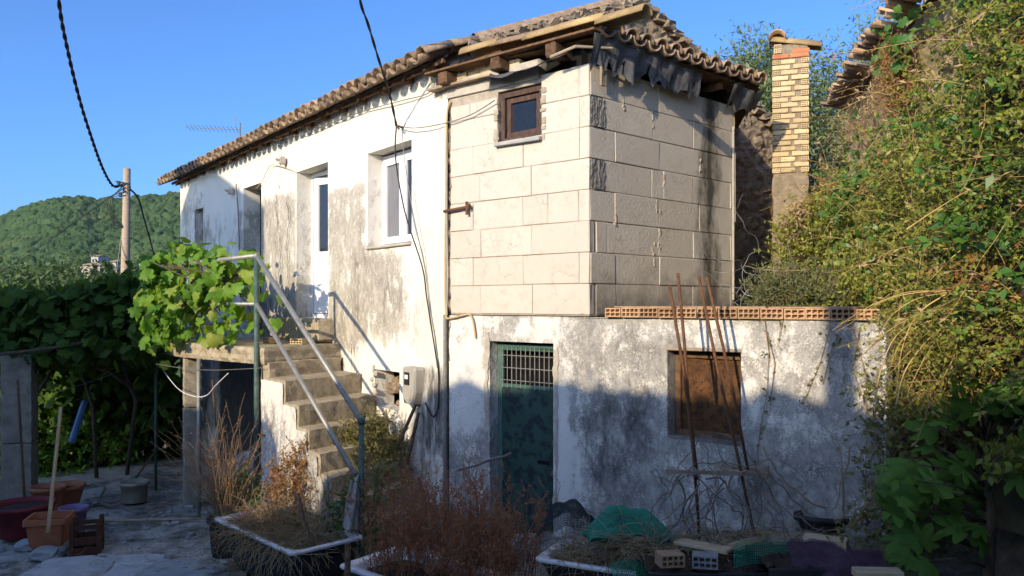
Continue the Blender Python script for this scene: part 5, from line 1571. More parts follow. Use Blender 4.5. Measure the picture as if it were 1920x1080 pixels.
g6 = gp(1375, 1062, .48); g7 = gp(1475, 1052, .48)
net('wire_net', lambda a, b: g6.lerp(g7, a)+Vector((0, -.03, .16*b+.02*math.sin(a*5))), 26, 9, .003, M_netgreen, 'dark green wire mesh strip standing beside the purple net')
g8 = gp(1472, 1032, .62); g9 = gp(1645, 1040, .64)
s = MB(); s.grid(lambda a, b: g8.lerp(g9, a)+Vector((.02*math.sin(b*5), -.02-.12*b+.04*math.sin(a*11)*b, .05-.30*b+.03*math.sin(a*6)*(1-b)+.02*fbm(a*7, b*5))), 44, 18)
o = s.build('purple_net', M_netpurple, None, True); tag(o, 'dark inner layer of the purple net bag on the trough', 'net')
net('purple_net', lambda a, b: g8.lerp(g9, a)+Vector((.02*math.sin(b*5), -.03-.12*b+.04*math.sin(a*11)*b, .062-.30*b+.03*math.sin(a*6)*(1-b)+.02*fbm(a*7, b*5))), 70, 30, .0022, M_netthread, 'dull purple net bag draped over the black trough')

# dead vine tangled on the slats
def tangle(name, n, box, r, mat, label, m=16, seg=.09, grav=.25, cat='vine', kind=None):
    (x0, x1), (y0, y1), (z0, z1) = box
    start = np.stack([rng.uniform(x0, x1, n), rng.uniform(y0, y1, n), rng.uniform(z0, z1, n)], -1)
    d = rdir(n); P = [start]
    for k in range(m-1):
        d = unit(d+rng.normal(0, .45, (n, 3))+np.array([0, 0, -grav]))
        nx = P[-1]+d*seg*rng.uniform(.6, 1.2, (n, 1))
        nx[:, 2] = np.maximum(nx[:, 2], ground_h(nx[:, 0], nx[:, 1])+.02)
        P.append(nx)
    P = np.stack(P, 1)
    rr = rng.uniform(.4, 1.2, (n, 1))*r*np.linspace(1, .5, m)[None, :]
    Vv, Ff = tubes(P, rr, 4)
    o = put(name, arr_mesh(name, Vv, Ff, mat, True)); return tag(o, label, cat, kind=kind)
tangle('dead_vine', 30, ((1.30, 1.95), (6.0, 6.35), (.75, 1.0)), .0075, M_deadvine, 'tangle of dead grey vine stems hanging from the slats', 14, .09, .25)
tangle('dead_vine', 44, ((1.0, 2.2), (5.7, 6.4), (.35, .55)), .006, M_deadvine, 'dead grey twigs piled on the heap below the bars', 12, .07, .1)
tangle('dead_vine', 7, ((2.3, 2.65), (5.6, 5.9), (.55, .8)), .008, M_drystem, 'pale dry stems rising by the corner of the annex', 12, .07, -.35)
# loose wire on the terrace
tangle('wire_coil', 16, ((2.2, 3.0), (7.5, 8.3), (2.15, 2.45)), .004, M_pipe, 'tangled fence wire on the terrace behind the hollow bricks', 18, .09, .02, 'wire')

# ------------------------------------------------------------------ ruined neighbour on the bank
RT = Vector((.226, .974, 0)).normalized(); RNl = Vector((-RT.y, RT.x, 0))     # wall runs away, faces the house
Q0 = Vector((3.77, 5.2, 0))
def ru(s, z, n=0.0): return Q0+RT*s+RNl*n+Z*z
rn = thing('ruined_house', ru(3, 2, 0), 'overgrown earth coloured stone ruin with a broken tiled eave on the bank', 'ruin')
mb = MB(); ns, nzv = 110, 60
for j in range(nzv+1):
    for i in range(ns+1):
        s_ = 8.0*i/ns; z = 1.4+4.05*j/nzv
        d, _p = mnoise.voronoi(Vector((s_*3.1, z*4.4, 7.7)))
        mb.v.append(tuple(ru(s_, z, min(d[1]-d[0], .5)*.14+.10*fbm(s_*1.5, z*1.5, 3)+.03*fbm(s_*7, z*7))))
for j in range(nzv):
    for i in range(ns): mb.f.append((j*(ns+1)+i, j*(ns+1)+i+1, (j+1)*(ns+1)+i+1, (j+1)*(ns+1)+i))
mb.quad(ru(8, 1.4), ru(8, 1.4, -3), ru(8, 5.45, -3), ru(8, 5.45))
M_earth = simple('earth_wall', (.26, .185, .11), (.44, .335, .215), 5, .97, 1.0, 24, cc=(.14, .10, .065), spots=.6, dist=.03)
mb.build('wall', M_earth, rn)
rr_ = MB(); rr_.quad(ru(-.2, 5.50, .08), ru(8.1, 5.50, .08), ru(8.1, 6.3, -3), ru(-.2, 6.3, -3)); rr_ = rr_.build('roof', M_wood_old, rn)
RU = (-RNl+Z*.27).normalized(); RNn = RT.cross(RU); RNn = RNn if RNn.z > 0 else -RNn
s_ = .0
t_small = barrel(.34, .072, .062, .014).mesh('tile', M_tile, True)
while s_ < 8.0:
    if random.random() > .22: lay(t_small, ru(s_, 5.49+random.uniform(-.03, .02), .13+random.uniform(-.07, .06)), RT, RU, RNn, rr_, .12)
    if random.random() > .22: lay(t_small, ru(s_+.078, 5.52+random.uniform(-.03, .02), .12+random.uniform(-.07, .05)), -RT, RU, -RNn, rr_, .10)
    s_ += .155
mb = MB(); mb.grid(lambda a, b: ru(-.2+8.3*a, 5.60+.72*b+.035*math.cos(2*math.pi*a*8.3/.155), .02-3*b), 54*6, 3)
tag(mb.build('tile_rows', M_tile, rr_, True), kind='stuff')

# ------------------------------------------------------------------ vegetation tools
def sprigs(P, Dn, L_, nleaf, leaf, size, droop=.5, m=6, spread=.9, stem_r=.0022):
    """arching twigs from points P along directions Dn with leaves; returns stems and leaves"""
    n = len(P); Dn = unit(np.asarray(Dn, float)); L_ = np.broadcast_to(L_, (n,))
    pts = [np.asarray(P, float)]; d = Dn.copy()
    for k in range(m-1):
        d = unit(d+rng.normal(0, .16, (n, 3))+np.array([0, 0, -droop/m]))
        pts.append(pts[-1]+d*(L_/(m-1))[:, None])
    pts = np.stack(pts, 1)
    stems = tubes(pts, np.broadcast_to(stem_r*np.linspace(1, .5, m)[None, :], (n, m)), 3)
    t = rng.uniform(.12, 1.0, (n, nleaf))*(m-1)
    i = np.minimum(t.astype(int), m-2); f = (t-i)[..., None]
    r = np.arange(n)[:, None]
    base = pts[r, i]*(1-f)+pts[r, i+1]*f
    ax = unit(pts[r, i+1]-pts[r, i])
    T = unit(ax*.6+rng.normal(0, spread, (n, nleaf, 3)))
    N = unit(rng.normal(0, .6, (n, nleaf, 3))+np.array([-.45, -.65, .6]))
    S = rng.uniform(size[0], size[1], (n, nleaf))
    lv = inst(*leaf, base.reshape(-1, 3), T.reshape(-1, 3), N.reshape(-1, 3), S.ravel())
    return stems, lv
def veg(name, parent, leaves, mat, label=None, cat=None, kind='stuff'):
    Vv, Ff = merge(leaves) if isinstance(leaves, list) else leaves
    o = put(name, arr_mesh(name, Vv, Ff, mat), parent)
    return tag(o, label, cat, kind=kind)
def to_quads(lv): return lv

# ------------------------------------------------------------------ the overgrown bank
def bank_pts(n, s0, s1, z0, z1):
    """points on the front of the growth that spills down from the ruin to the yard"""
    s_ = rng.uniform(s0, s1, n); z = rng.uniform(z0, z1, n)
    return s_, z
def bank_surf(s_, z):
    # the growth swells out from the ruin wall towards the foot of the bank
    out = .15 + np.clip((4.6-z), 0, 4)*.15*(.7+.6*vnoise(s_*10+50, z*10+50, 7, 5)) + .42*vnoise(s_*10+5, z*10, 5.5, 8) + .22*vnoise(s_*10+5, z*10, 2.4, 9)
    P = np.array(Q0)[None, :]+np.array(RT)[None, :]*s_[:, None]+np.array(RNl)[None, :]*out[:, None]
    P[:, 2] = z
    return P
def top_of(s_):
    return np.interp(s_, [-2.5, .30, .6, 1.5, 2.3, 3.4, 4.4, 6, 8], [6.2, 6.2, 4.05, 3.7, 3.95, 4.0, 3.6, 3.5, 3.4])
def clump(s_, z, seed, sc_): return vnoise(s_*10+200, z*10+200, sc_, seed)
n = 13000
s_, z = bank_pts(n, -2.6, 8.0, 1.2, 6.0)
tp_ = top_of(s_)
keep = (z < tp_+rng.normal(0, .12, n)) & (z > np.interp(s_, [-2.6, 1, 2.4, 3.0, 6.6], [2.15, 1.75, 1.7, 2.0, 2.0])+rng.normal(0, .15, n))
keep &= (vnoise(s_*10+90, z*10+90, 2.2, 14)*.6+vnoise(s_*10+5, z*10, 5.5, 8)*.5+rng.random(n)*.25 > .46)
s_, z = s_[keep], z[keep]; n = len(s_)
P = bank_surf(s_, z); P[:, :2] -= np.array(RNl)[None, :2]*rng.random(n)[:, None]**2*.55
ck = clump(s_, z, 31, 5.5); ck2 = clump(s_, z, 77, 4.0)
Dn = np.array(RNl)[None, :]*1.0+np.array([-.1, -.35, .25])[None, :]+rng.normal(0, .55, (n, 3))
groups = {'main': ((ck < .62) & (ck2 < .72)) | ((ck2 >= .80) & (ck2 < .88)), 'green': (ck >= .62) & (ck2 < .72), 'ivy': (ck2 >= .72) & (ck2 < .80), 'rust': (ck2 >= .88)}
ug = thing('bank_growth', ru(1.5, 1, .6), 'dense yellow green creepers and scrub covering the bank and ruin', 'undergrowth')
ug['kind'] = 'stuff'
stems_all = []
for gk, lm, nl_, sz in (('main', L_bank, 24, (.014, .042)), ('green', L_bank2, 20, (.018, .048)), ('ivy', L_ivy, 10, (.05, .10)), ('rust', L_rust, 12, (.02, .05))):
    m_ = groups[gk]
    stv, lv = sprigs(P[m_], Dn[m_], rng.uniform(.22, .50, m_.sum()), nl_, LEAF, sz, .7)
    stems_all.append(stv)
    veg('leaf_cover', ug, lv, lm)
veg('twig', ug, stems_all, M_drystem)
n = 170
s1 = rng.uniform(-1.5, 6.0, n); z1 = rng.uniform(2.0, 4.6, n); P2 = bank_surf(s1, np.minimum(z1, top_of(s1)-.2))+np.array(RNl)[None, :]*.08
stv, lv = sprigs(P2, np.array(RNl)[None, :]*.5+rng.normal(0, .8, (n, 3))+np.array([-.2, -.3, .3]), rng.uniform(.5, 1.2, n), 6, LEAFN, (.03, .07), .9, 9, .7, .0034)
veg('dry_stem', ug, stv, M_cane); veg('dry_blade', ug, lv, L_straw)
# dark soil/leaf backing just behind the leaves
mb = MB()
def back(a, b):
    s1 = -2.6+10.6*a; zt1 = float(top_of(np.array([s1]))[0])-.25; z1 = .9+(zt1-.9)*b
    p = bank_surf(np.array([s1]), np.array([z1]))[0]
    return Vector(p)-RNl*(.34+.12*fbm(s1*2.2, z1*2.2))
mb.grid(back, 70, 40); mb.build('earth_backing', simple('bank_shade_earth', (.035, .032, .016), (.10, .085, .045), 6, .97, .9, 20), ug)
# ivy leaves at the upper corner, large enough to pick out
iv = thing('ivy', ru(.5, 4.6, .4), 'dark green ivy with big leaves hanging at the top of the bank', 'ivy')
me_iv = []
for k in range(3):
    Vv, Ff = inst(*GRAPE, [[0, 0, 0]], [[0, 1, 0]], [[.1*k-.1, .1, 1]], [1]); me_iv.append(arr_mesh('leaf', Vv, Ff, L_ivy, True))
for i in range(150):
    if i < 95: s1 = random.uniform(-.6, .5); z1 = random.uniform(3.6, 5.4)
    else: s1 = random.choice((3.35, 3.5, 4.1, 4.3))+random.uniform(-.12, .12); z1 = random.uniform(4.8, 5.6)
    p = bank_surf(np.array([s1]), np.array([z1]))[0]
    if i >= 95: p = np.array(ru(s1, z1, random.uniform(.2, .42)))
    nn = Vector((-.75, -.55, .35))+Vector((random.gauss(0, .4), random.gauss(0, .4), random.gauss(0, .3)))
    tt = Vector((random.gauss(0, .5), random.gauss(0, .3), -.8)); x_ = tt.cross(nn).normalized(); nn = x_.cross(tt).normalized()
    o = put('leaf', random.choice(me_iv), iv, p, frame_rot(x_, tt, nn)); k = random.uniform(.07, .13); o.scale = (k, k, k)
# rusty creeper hanging from the eave
n = 420
s1 = rng.uniform(3.5, 4.0, n); P = np.array([ru(a, 0, .26) for a in s1])+rng.normal(0, .06, (n, 3)); P[:, 2] = rng.uniform(4.6, 5.35, n)
stv, lv = sprigs(P, np.tile([-.3, -.2, -.8], (n, 1))+rng.normal(0, .3, (n, 3)), .28, 12, LEAF, (.02, .04), .5)
dc = thing('dry_creeper', ru(2.6, 4.4, .3), 'rust orange dried creeper hanging below the ruined eave', 'creeper')
veg('leaf_cover', dc, lv, L_rust); veg('stem', dc, stv, M_drystem)
n = 240
s1 = rng.uniform(3.6, 7.9, n); P = np.array([ru(a, 0, .14) for a in s1])+rng.normal(0, .06, (n, 3)); P[:, 2] = rng.uniform(5.0, 5.45, n)
stv, lv = sprigs(P, np.tile([-.2, -.1, -.9], (n, 1))+rng.normal(0, .35, (n, 3)), rng.uniform(.3, .8, n), 4, LEAFN, (.03, .07), .6)
dr_ = thing('dry_roots', ru(4.6, 4.6, .25), 'brown dry roots and straw hanging under the far eave of the ruin', 'roots')
veg('straw', dr_, lv, L_straw); veg('root', dr_, stv, M_drystem)

# arching golden canes
canes = [[(1920, 560), (1850, 548), (1760, 545), (1680, 556), (1620, 580), (1560, 620)], [(1960, 640), (1880, 610), (1800, 556), (1700, 548), (1610, 590)], [(1940, 600), (1860, 575), (1790, 552), (1720, 560), (1665, 600), (1640, 660)],
         [(1900, 620), (1830, 588), (1760, 580), (1700, 600), (1640, 640), (1600, 690)], [(1950, 690), (1880, 640), (1820, 610), (1750, 600), (1690, 640), (1660, 720)], [(1780, 548), (1720, 590), (1690, 660), (1680, 750)], [(1850, 560), (1790, 600), (1740, 660), (1700, 740)],
         [(1920, 760), (1860, 690), (1790, 650), (1720, 650), (1670, 700)], [(1700, 430), (1760, 390), (1830, 350), (1900, 330)], [(1880, 420), (1800, 470), (1730, 540)], [(1680, 760), (1700, 690), (1760, 620), (1850, 590)], [(1640, 770), (1650, 700), (1680, 630), (1740, 585)]]
cn = thing('dry_canes', at(1800, 700, 4.9), 'golden dry bramble canes arching over the corner of the annex', 'canes')
for i, pts in enumerate(canes):
    d0 = 4.55+.1*(i % 4); P_ = [at(x, y, d0+.25*k/len(pts)) for k, (x, y) in enumerate(pts)]
    out_ = []
    for k in range(len(P_)-1):
        p0 = P_[max(k-1, 0)]; p1 = P_[k]; p2 = P_[k+1]; p3 = P_[min(k+2, len(P_)-1)]
        for q in range(6):
            t = q/6; out_.append(.5*((2*p1)+(p2-p0)*t+(2*p0-5*p1+4*p2-p3)*t*t+(3*p1-p0-3*p2+p3)*t**3))
    out_.append(P_[-1]); L_ = len(out_)
    s = MB(); s.tube(out_, [.0055*(1-.8*k/L_) for k in range(L_)], 6); s.build('cane', M_cane, cn, True)
n = 420
base = rng.uniform([1680, 560], [1920, 740], (n, 2)); P = np.array([at(x, y, 5.0+random.uniform(-.1, .5)) for x, y in base])
stv, lv = sprigs(P, rng.normal(0, 1, (n, 3))+np.array([-.3, 0, -.4]), rng.uniform(.2, .5, n), 7, LEAF, (.018, .04), .8)
veg('side_twig', cn, stv, M_cane); veg('dry_leaf', cn, lv, L_bank)
# thin creepers over the annex wall
tw = thing('wall_creeper', blk(3.8, 1.0, .03), 'thin trailing creeper hanging down the annex wall beside the window', 'creeper')
tr_ = [[(1436, 600), (1444, 660), (1441, 740), (1428, 800), (1422, 850), (1428, 900)], [(1440, 620), (1455, 680), (1447, 760)], [(1560, 610), (1540, 680), (1515, 740), (1500, 760)], [(1600, 610), (1625, 700), (1628, 800), (1625, 900)], [(1470, 600), (1462, 640)], [(1580, 612), (1560, 660), (1545, 720)], [(1615, 612), (1600, 690), (1640, 800), (1650, 860)]]
lvp = []; 
for pts in tr_:
    W_ = [bx(x, y, .02+.015*random.random()) for x, y in pts]
    s = MB(); s.tube(W_, .0035, 4); s.build('stem', M_drystem, tw)
    for a_, b_ in zip(W_[:-1], W_[1:]):
        for k in range(7): lvp.append(a_.lerp(b_, random.random())+Vector((random.gauss(0, .02), random.gauss(0, .015), 0)))
lvp = np.array(lvp); n = len(lvp)
veg('leaf_cover', tw, inst(*LEAF, lvp, rdir(n), rdir(n)+np.array([-.6, -.8, .3]), rng.uniform(.025, .055, n)), L_shrub)

# grey-green shrub on the terrace, and plants behind the parapet
def bush(name, c, rad, n, leaf, size, mat, label, L_=.3, nl_=14, up=.6, cat='shrub', stemmat=None, group=None, inner=.35):
    t = thing(name, c, label, cat, group)
    d = rdir(n, up*.6); d[:, 2] = np.abs(d[:, 2])*.9+.05
    P = np.array(c)[None, :]+d*np.array(rad)[None, :]*(inner+(1-inner)*rng.random(n)[:, None]**.6)*.8
    stv, lv = sprigs(P, d+rng.normal(0, .35, (n, 3))+np.array([0, 0, up]), rng.uniform(.6, 1.2, n)*L_, nl_, leaf, size, .3)
    veg('foliage', t, lv, mat); veg('twig', t, stv, stemmat or M_drystem)
    k = 7; s = MB()
    for i in range(k):
        q = P[rng.integers(len(P))]; s.tube([Vector(c)+Vector((random.gauss(0, .03), random.gauss(0, .03), -.1)), Vector(c).lerp(Vector(q), .5)+Z*.05, Vector(q)], [.012, .009, .004], 5)
    s.build('stem', M_bark, t)
    return t
bush('shrub', at(1490, 600, 6.9)+Vector((0, 0, .0)), (.34, .3, .34), 260, LEAFN, (.03, .06), L_heather, 'feathery grey green shrub on the terrace behind the bricks', .35, 18, 1.0)
bush('shrub', at(1580, 590, 6.9), (.4, .4, .35), 220, LEAF, (.025, .05), L_bank, 'yellow green shrub on the terrace beside the bank', .35, 14, .6)
bush('shrub', at(1540, 430, 10.4), (.5, .5, .7), 240, LEAF, (.03, .06), L_rust, 'brown dried shrub right of the chimney', .4, 10, .2)
bush('shrub', at(1560, 500, 9.4), (.7, .6, .9), 520, LEAF, (.03, .06), L_bank, 'yellow green shrub at the foot of the chimney', .4, 12, .4)
n = 60
P = np.array([at(1518, 372+random.uniform(0, 30), 9.3) for _ in range(n)])
stv, lv = sprigs(P, np.tile([-.7, -.1, -.25], (n, 1))+rng.normal(0, .16, (n, 3)), rng.uniform(.25, .5, n), 5, LEAFN, (.05, .10), .8, 6, .5, .003)
fr = thing('dry_frond', at(1510, 400, 9.3), 'dry drooping straw coloured frond in front of the chimney', 'frond'); veg('blade', fr, lv, L_straw); veg('stem', fr, stv, L_straw)

# wild shrub beside the stairs
bush('shrub', fac(1.0, .15, .45), (.45, .42, .95), 620, LEAF, (.02, .042), L_shrub, 'tangled olive brown shrub between the stairs and the meter', .3, 14, .6)
bush('weed', fac(-.05, -.2, 1.25), (.16, .16, .55), 60, LEAFN, (.06, .12), L_ivy, 'leafy green weed growing round the foot of the stair rail', .25, 9, .7, 'weed')
bush('weed', at(700, 960, 7.9), (.3, .25, .5), 90, LEAFN, (.04, .08), L_shrub, 'small green weed behind the second bathtub', .3, 10, .8, 'weed')
bush('creeper', fac(1.05, .0, 1.28), (.34, .12, .85), 330, LEAF, (.02, .04), L_rust, 'dry rusty creeper on the flank of the stairs', .2, 12, .2, 'creeper')
# dead shrub in the black pot
n = 120
P = np.tile([bp.x, bp.y, bp.z+.36], (n, 1))+rng.normal(0, .06, (n, 3))*[1, 1, .2]
stv, lv = sprigs(P, rng.normal(0, .15, (n, 3))+np.array([-.14, 0.15, 1]), rng.uniform(.6, 1.45, n), 5, LEAFN, (.02, .045), .25, 9, .9, .004)
ds = thing('dead_shrub', bp, 'bundle of thin brown dead stems rising from the black pot', 'dead shrub'); veg('stem', ds, stv, M_drystem); veg('dry_leaf', ds, lv, L_dry)
bush('weed', at(440, 965, 8.9), (.25, .2, .4), 80, LEAFN, (.04, .09), L_ivy, 'dark green weed between the black pot and the bathtub', .3, 9, .6, 'weed')

# straw in the tubs and grass tufts
def straw(name, c, e1, e2, hx, hy, z, n, L_, mat, label, r=.0035, lift=.35, m=7, hump=.12):
    a = rng.uniform(-1, 1, n); b = rng.uniform(-1, 1, n)
    P = np.array(c)[None, :]+np.array(e1)[None, :]*(a*hx)[:, None]+np.array(e2)[None, :]*(b*hy)[:, None]
    P[:, 2] = z+hump*(1-a*a)*(1-b*b)*rng.random(n)
    d = rdir(n); d[:, 2] = np.abs(d[:, 2])*lift+.05
    pts = [P]
    for k in range(m-1):
        d = unit(d+rng.normal(0, .30, (n, 3))+np.array([0, 0, -.16]))
        pts.append(pts[-1]+d*(L_*rng.uniform(.5, 1.2, n)/(m-1))[:, None])
    pts = np.stack(pts, 1)
    Vv, Ff = tubes(pts, np.broadcast_to(r*rng.uniform(.5, 1.2, (n, 1))*np.linspace(1, .5, m)[None, :], (n, m)), 3)
    return tag(put(name, arr_mesh(name, Vv, Ff, mat)), label, 'straw', kind='stuff')
_, c, e1, e2 = tub1
straw('straw', c, e1, e2, .68, .26, -.06, 1500, .42, L_straw, 'dry straw filling the bathtub at the foot of the stairs', .0042, .6, 7, .22)
straw('straw', c-e1*.1-e2*.34, e1, e2, .62, .06, -.02, 240, .55, L_straw, 'dry straw spilling over the side of the black bathtub', .0035, .1, 9, .02)
_, c, e1, e2 = tub3
straw('straw', c, e1, e2, .6, .28, .17, 800, .38, L_straw, 'dry straw heaped in the bathtub by the annex wall', .0035, .5, 7, .25)
straw('straw', Vector((1.75, 5.95, 0)), Vector((1, 0, 0)), Vector((0, 1, 0)), 1.0, .3, .42, 500, .4, L_straw, 'dry litter of stalks on the heap below the bars', .0035, .4, 7, .1)
straw('straw', Vector((-4.2, 9.6, 0)), Vector((1, 0, 0)), Vector((0, 1, 0)), 1.6, 1.0, -.66, 420, .25, L_straw, 'sparse dry grass lying on the yard', .003, .3, 6, .02)
# tall reddish dry weeds in the second tub
def drystalks(name, P, H_, label, side=15, mat=L_dry):
    n = len(P); m = 9
    pts = [P]; d = unit(rng.normal(0, .16, (n, 3))+np.array([0, 0, 1]))
    for k in range(m-1):
        d = unit(d+rng.normal(0, .07, (n, 3))); pts.append(pts[-1]+d*(H_/(m-1))[:, None])
    pts = np.stack(pts, 1)
    t = thing(name, P.mean(0), label, 'weeds'); t['kind'] = 'stuff'
    main = tubes(pts, np.broadcast_to(.0042*np.linspace(1, .5, m)[None, :], (n, m)), 4)
    sel = rng.integers(1, m, (n, side)); base = pts[np.arange(n)[:, None], sel].reshape(-1, 3)+rng.normal(0, .01, (n*side, 3))
    dd = rng.normal(0, .6, (n*side, 3))+np.array([0, 0, .9])
    stv, lv = sprigs(base, dd, rng.uniform(.06, .20, n*side), 9, LEAF, (.011, .026), .2, 4, 1.1, .0016)
    veg('stalk', t, [main, stv], mat); veg('seed_leaf', t, lv, mat)
    return t
_, c, e1, e2 = tub2
n = 120
P = np.array(c)[None, :]+np.array(e1)[None, :]*rng.uniform(-.62, .72, n)[:, None]+np.array(e2)[None, :]*rng.uniform(-.28, .34, n)[:, None]; P[:, 2] = -.07
drystalks('dry_weeds', P, rng.uniform(.45, 1.0, n)*np.interp(rng.random(n), [0, 1], [.8, 1.1]), 'tall reddish brown dry weeds standing in the second bathtub')
n = 70
P = np.array([at(x, 1000, random.uniform(6.6, 7.4)) for x in rng.uniform(830, 1010, n)]); P[:, 2] = ground_h(P[:, 0], P[:, 1])
drystalks('dry_weeds', P, rng.uniform(.35, .85, n), 'dry brown weeds in front of the green door', 12)
n = 30
P = np.array([at(x, 1000, random.uniform(7.6, 8.4)) for x in rng.uniform(745, 850, n)]); P[:, 2] = ground_h(P[:, 0], P[:, 1])
drystalks('dry_weeds', P, rng.uniform(.5, 1.0, n), 'thin dry weeds along the wall below the meter', 12)
n = 16
P = np.array(tub1[1])[None, :]+rng.normal(0, .3, (n, 3)); P[:, 2] = -.06
drystalks('dry_weeds', P, rng.uniform(.3, .75, n), 'few thin dry stalks rising from the straw filled bathtub', 7)
s = MB(); p = at(650, 1050, 6.6); s.tube([(p.x, p.y, -.5), (p.x+.01, p.y, .25)], [.03, .025], 8)
tag(s.build('wooden_stake', M_wood_old, None, True), 'weathered stake standing in the second bathtub', 'stake')
stick('branch', at(597, 1060, 7.3), at(562, 925, 7.5), .012, M_bark, 'dark crooked twig between the two bathtubs', 'branch', 6, .02)

# ------------------------------------------------------------------ fig tree
fg = thing('fig_tree', (2.95, 4.85, .5), 'young fig tree with large lobed leaves in front of the bank', 'fig tree')
tips = [(1700, 770), (1740, 745), (1790, 740), (1830, 735), (1870, 760), (1905, 790), (1820, 790), (1760, 790), (1690, 830), (1660, 870), (1720, 880), (1760, 900), (1800, 930), (1840, 910), (1870, 880), (1650, 930), (1690, 945), (1740, 960), (1640, 985), (1670, 1010), (1710, 1000), (1770, 990), (1830, 985), (1880, 960), (1700, 1050), (1650, 1045), (1790, 850), (1850, 840), (1680, 905), (1730, 925), (1900, 850), (1625, 960), (1780, 770), (1850, 770), (1705, 800)]
me_f = []
for k in range(4):
    tv = FIG[0].copy(); tv[:, 2] += .10*np.sin(tv[:, 0]*6+k)*.5 - .12*tv[:, 1]**2*(.4+.3*k/3)
    me_f.append(arr_mesh('leaf', tv, FIG[1], L_fig, True))
root = Vector((2.85, 4.75, .45))
s = MB(); kk = root+Vector((.0, 0, 1.0)); s.tube([root-Z*.2, root+Vector((.03, 0, .5)), kk, kk+Vector((.05, 0, .35))], [.035, .03, .024, .015], 9); s.build('trunk', M_bark, fg, True)
for i, (x, y) in enumerate(tips):
    x += 45 - (x-1760)*.12; d = 4.75+random.uniform(-.35, .30); tpnt = at(x, y, d)
    b0 = root.lerp(kk, min(1, max(.1, (tpnt.z-.5)/1.2)))
    mid = b0.lerp(tpnt, .55)+Vector((0, 0, .03))
    s = MB(); s.tube([b0, mid, tpnt], [.010, .007, .004], 5); s.build('branch', M_bark, fg, True)
    for j in range(3 if i % 2 else 2):
        tt = (tpnt-b0).normalized()+Vector((random.gauss(0, .55), random.gauss(0, .45), random.gauss(-.25, .35)))
        nn = Vector((random.gauss(-.1, .35), -.75+random.gauss(0, .3), .7)); x_ = tt.cross(nn).normalized(); nn = x_.cross(tt).normalized()
        o = put('leaf', random.choice(me_f), fg, tpnt+Vector((random.gauss(0, .05), random.gauss(0, .05), random.gauss(0, .04))), frame_rot(x_, tt, nn)); k = random.uniform(.13, .22); o.scale = (k, k, k)
n = 26
P = np.array([at(random.uniform(1845, 1915), random.uniform(825, 905), 4.45) for _ in range(n)])
yl = thing('sapling', at(1880, 930, 4.45), 'sprig of bright yellow green leaves beside the fig', 'sapling')
stv, lv = sprigs(P, rdir(n, .3), .15, 5, LEAF, (.04, .075), .2); veg('leaf_cover', yl, lv, L_yellow); veg('stem', yl, stv, M_drystem)
# undergrowth behind and below the fig
n = 900
x_ = rng.uniform(1640, 1960, n); y_ = rng.uniform(720, 1080, n); P = np.array([at(a, b, 5.35+random.uniform(-.1, .5)) for a, b in zip(x_, y_)])
stv, lv = sprigs(P, rng.normal(0, .7, (n, 3))+np.array([-.2, -.4, .1]), rng.uniform(.2, .45, n), 10, LEAF, (.025, .06), .6)
u2 = thing('low_scrub', at(1800, 1000, 5.2), 'low dull green scrub behind the fig tree', 'undergrowth'); u2['kind'] = 'stuff'
veg('leaf_cover', u2, lv, L_shrub); veg('twig', u2, stv, M_drystem)

# ------------------------------------------------------------------ grapevine on the landing rail
gv = thing('grapevine', fac(4.6, 1.7, 1.6), 'bright green grapevine draped over the landing rail', 'grapevine')
me_g = []
for k in range(5):
    tv = GRAPE[0].copy(); tv[:, 2] += .16*np.sin(tv[:, 0]*5+1.7*k) - (.18+.16*k)*(tv[:, 1]-.3)**2 + (.55-.28*k)*tv[:, 0]**2; tv[:, 0] *= 1+.08*(k-2)
    me_g.append(arr_mesh('leaf', tv, GRAPE[1], L_grape, True))
clus = [((262, 470), (330, 560), 11.6, 46), ((258, 540), (345, 645), 11.2, 70), ((320, 455), (380, 520), 11.6, 30), ((345, 470), (430, 560), 11.2, 40), ((300, 520), (385, 600), 11.0, 46), ((385, 465), (470, 520), 10.9, 34), ((395, 530), (440, 640), 10.6, 40), ((430, 520), (512, 580), 10.2, 22), ((440, 600), (472, 640), 10.3, 10), ((318, 430), (345, 470), 11.8, 12), ((360, 560), (420, 630), 10.9, 22)]
cnt = 0; extraP = []
for (x0, y0), (x1, y1), d, m_ in clus:
    for i in range(m_):
        p = at(random.uniform(x0, x1), random.uniform(y0, y1), d+random.gauss(0, .22))
        nn = Vector((random.gauss(-.45, .4), random.gauss(-.75, .35), random.gauss(.45, .35)))
        tt = Vector((random.gauss(0, .5), random.gauss(-.1, .4), random.gauss(-.75, .45))); x_ = tt.cross(nn).normalized(); nn = x_.cross(tt).normalized()
        if cnt < 300:
            o = put('leaf', random.choice(me_g), gv, p, frame_rot(x_, tt, nn)); k = random.uniform(.13, .21); o.scale = (k, k, k); cnt += 1
        extraP.append(p+Vector((random.gauss(0, .12), .18+random.random()*.35, random.gauss(-.02, .1))))
eP = np.array(extraP)[::2]; n = len(eP)
veg('leaf_mass', gv, inst(*GRAPE, eP, rdir(n)+np.array([0, 0, -.7]), rdir(n)+np.array([-.4, -.7, .5]), rng.uniform(.12, .19, n)), L_grape)
for i in range(12):
    a_ = at(random.uniform(280, 480), random.uniform(480, 520), 11); b_ = at(random.uniform(260, 500), random.uniform(560, 640), 11)
    s = MB(); s.tube([a_, a_.lerp(b_, .5)+Vector((.1, -.1, .15)), b_], [.011, .009, .005], 5); s.build('stem', M_bark, gv, True)
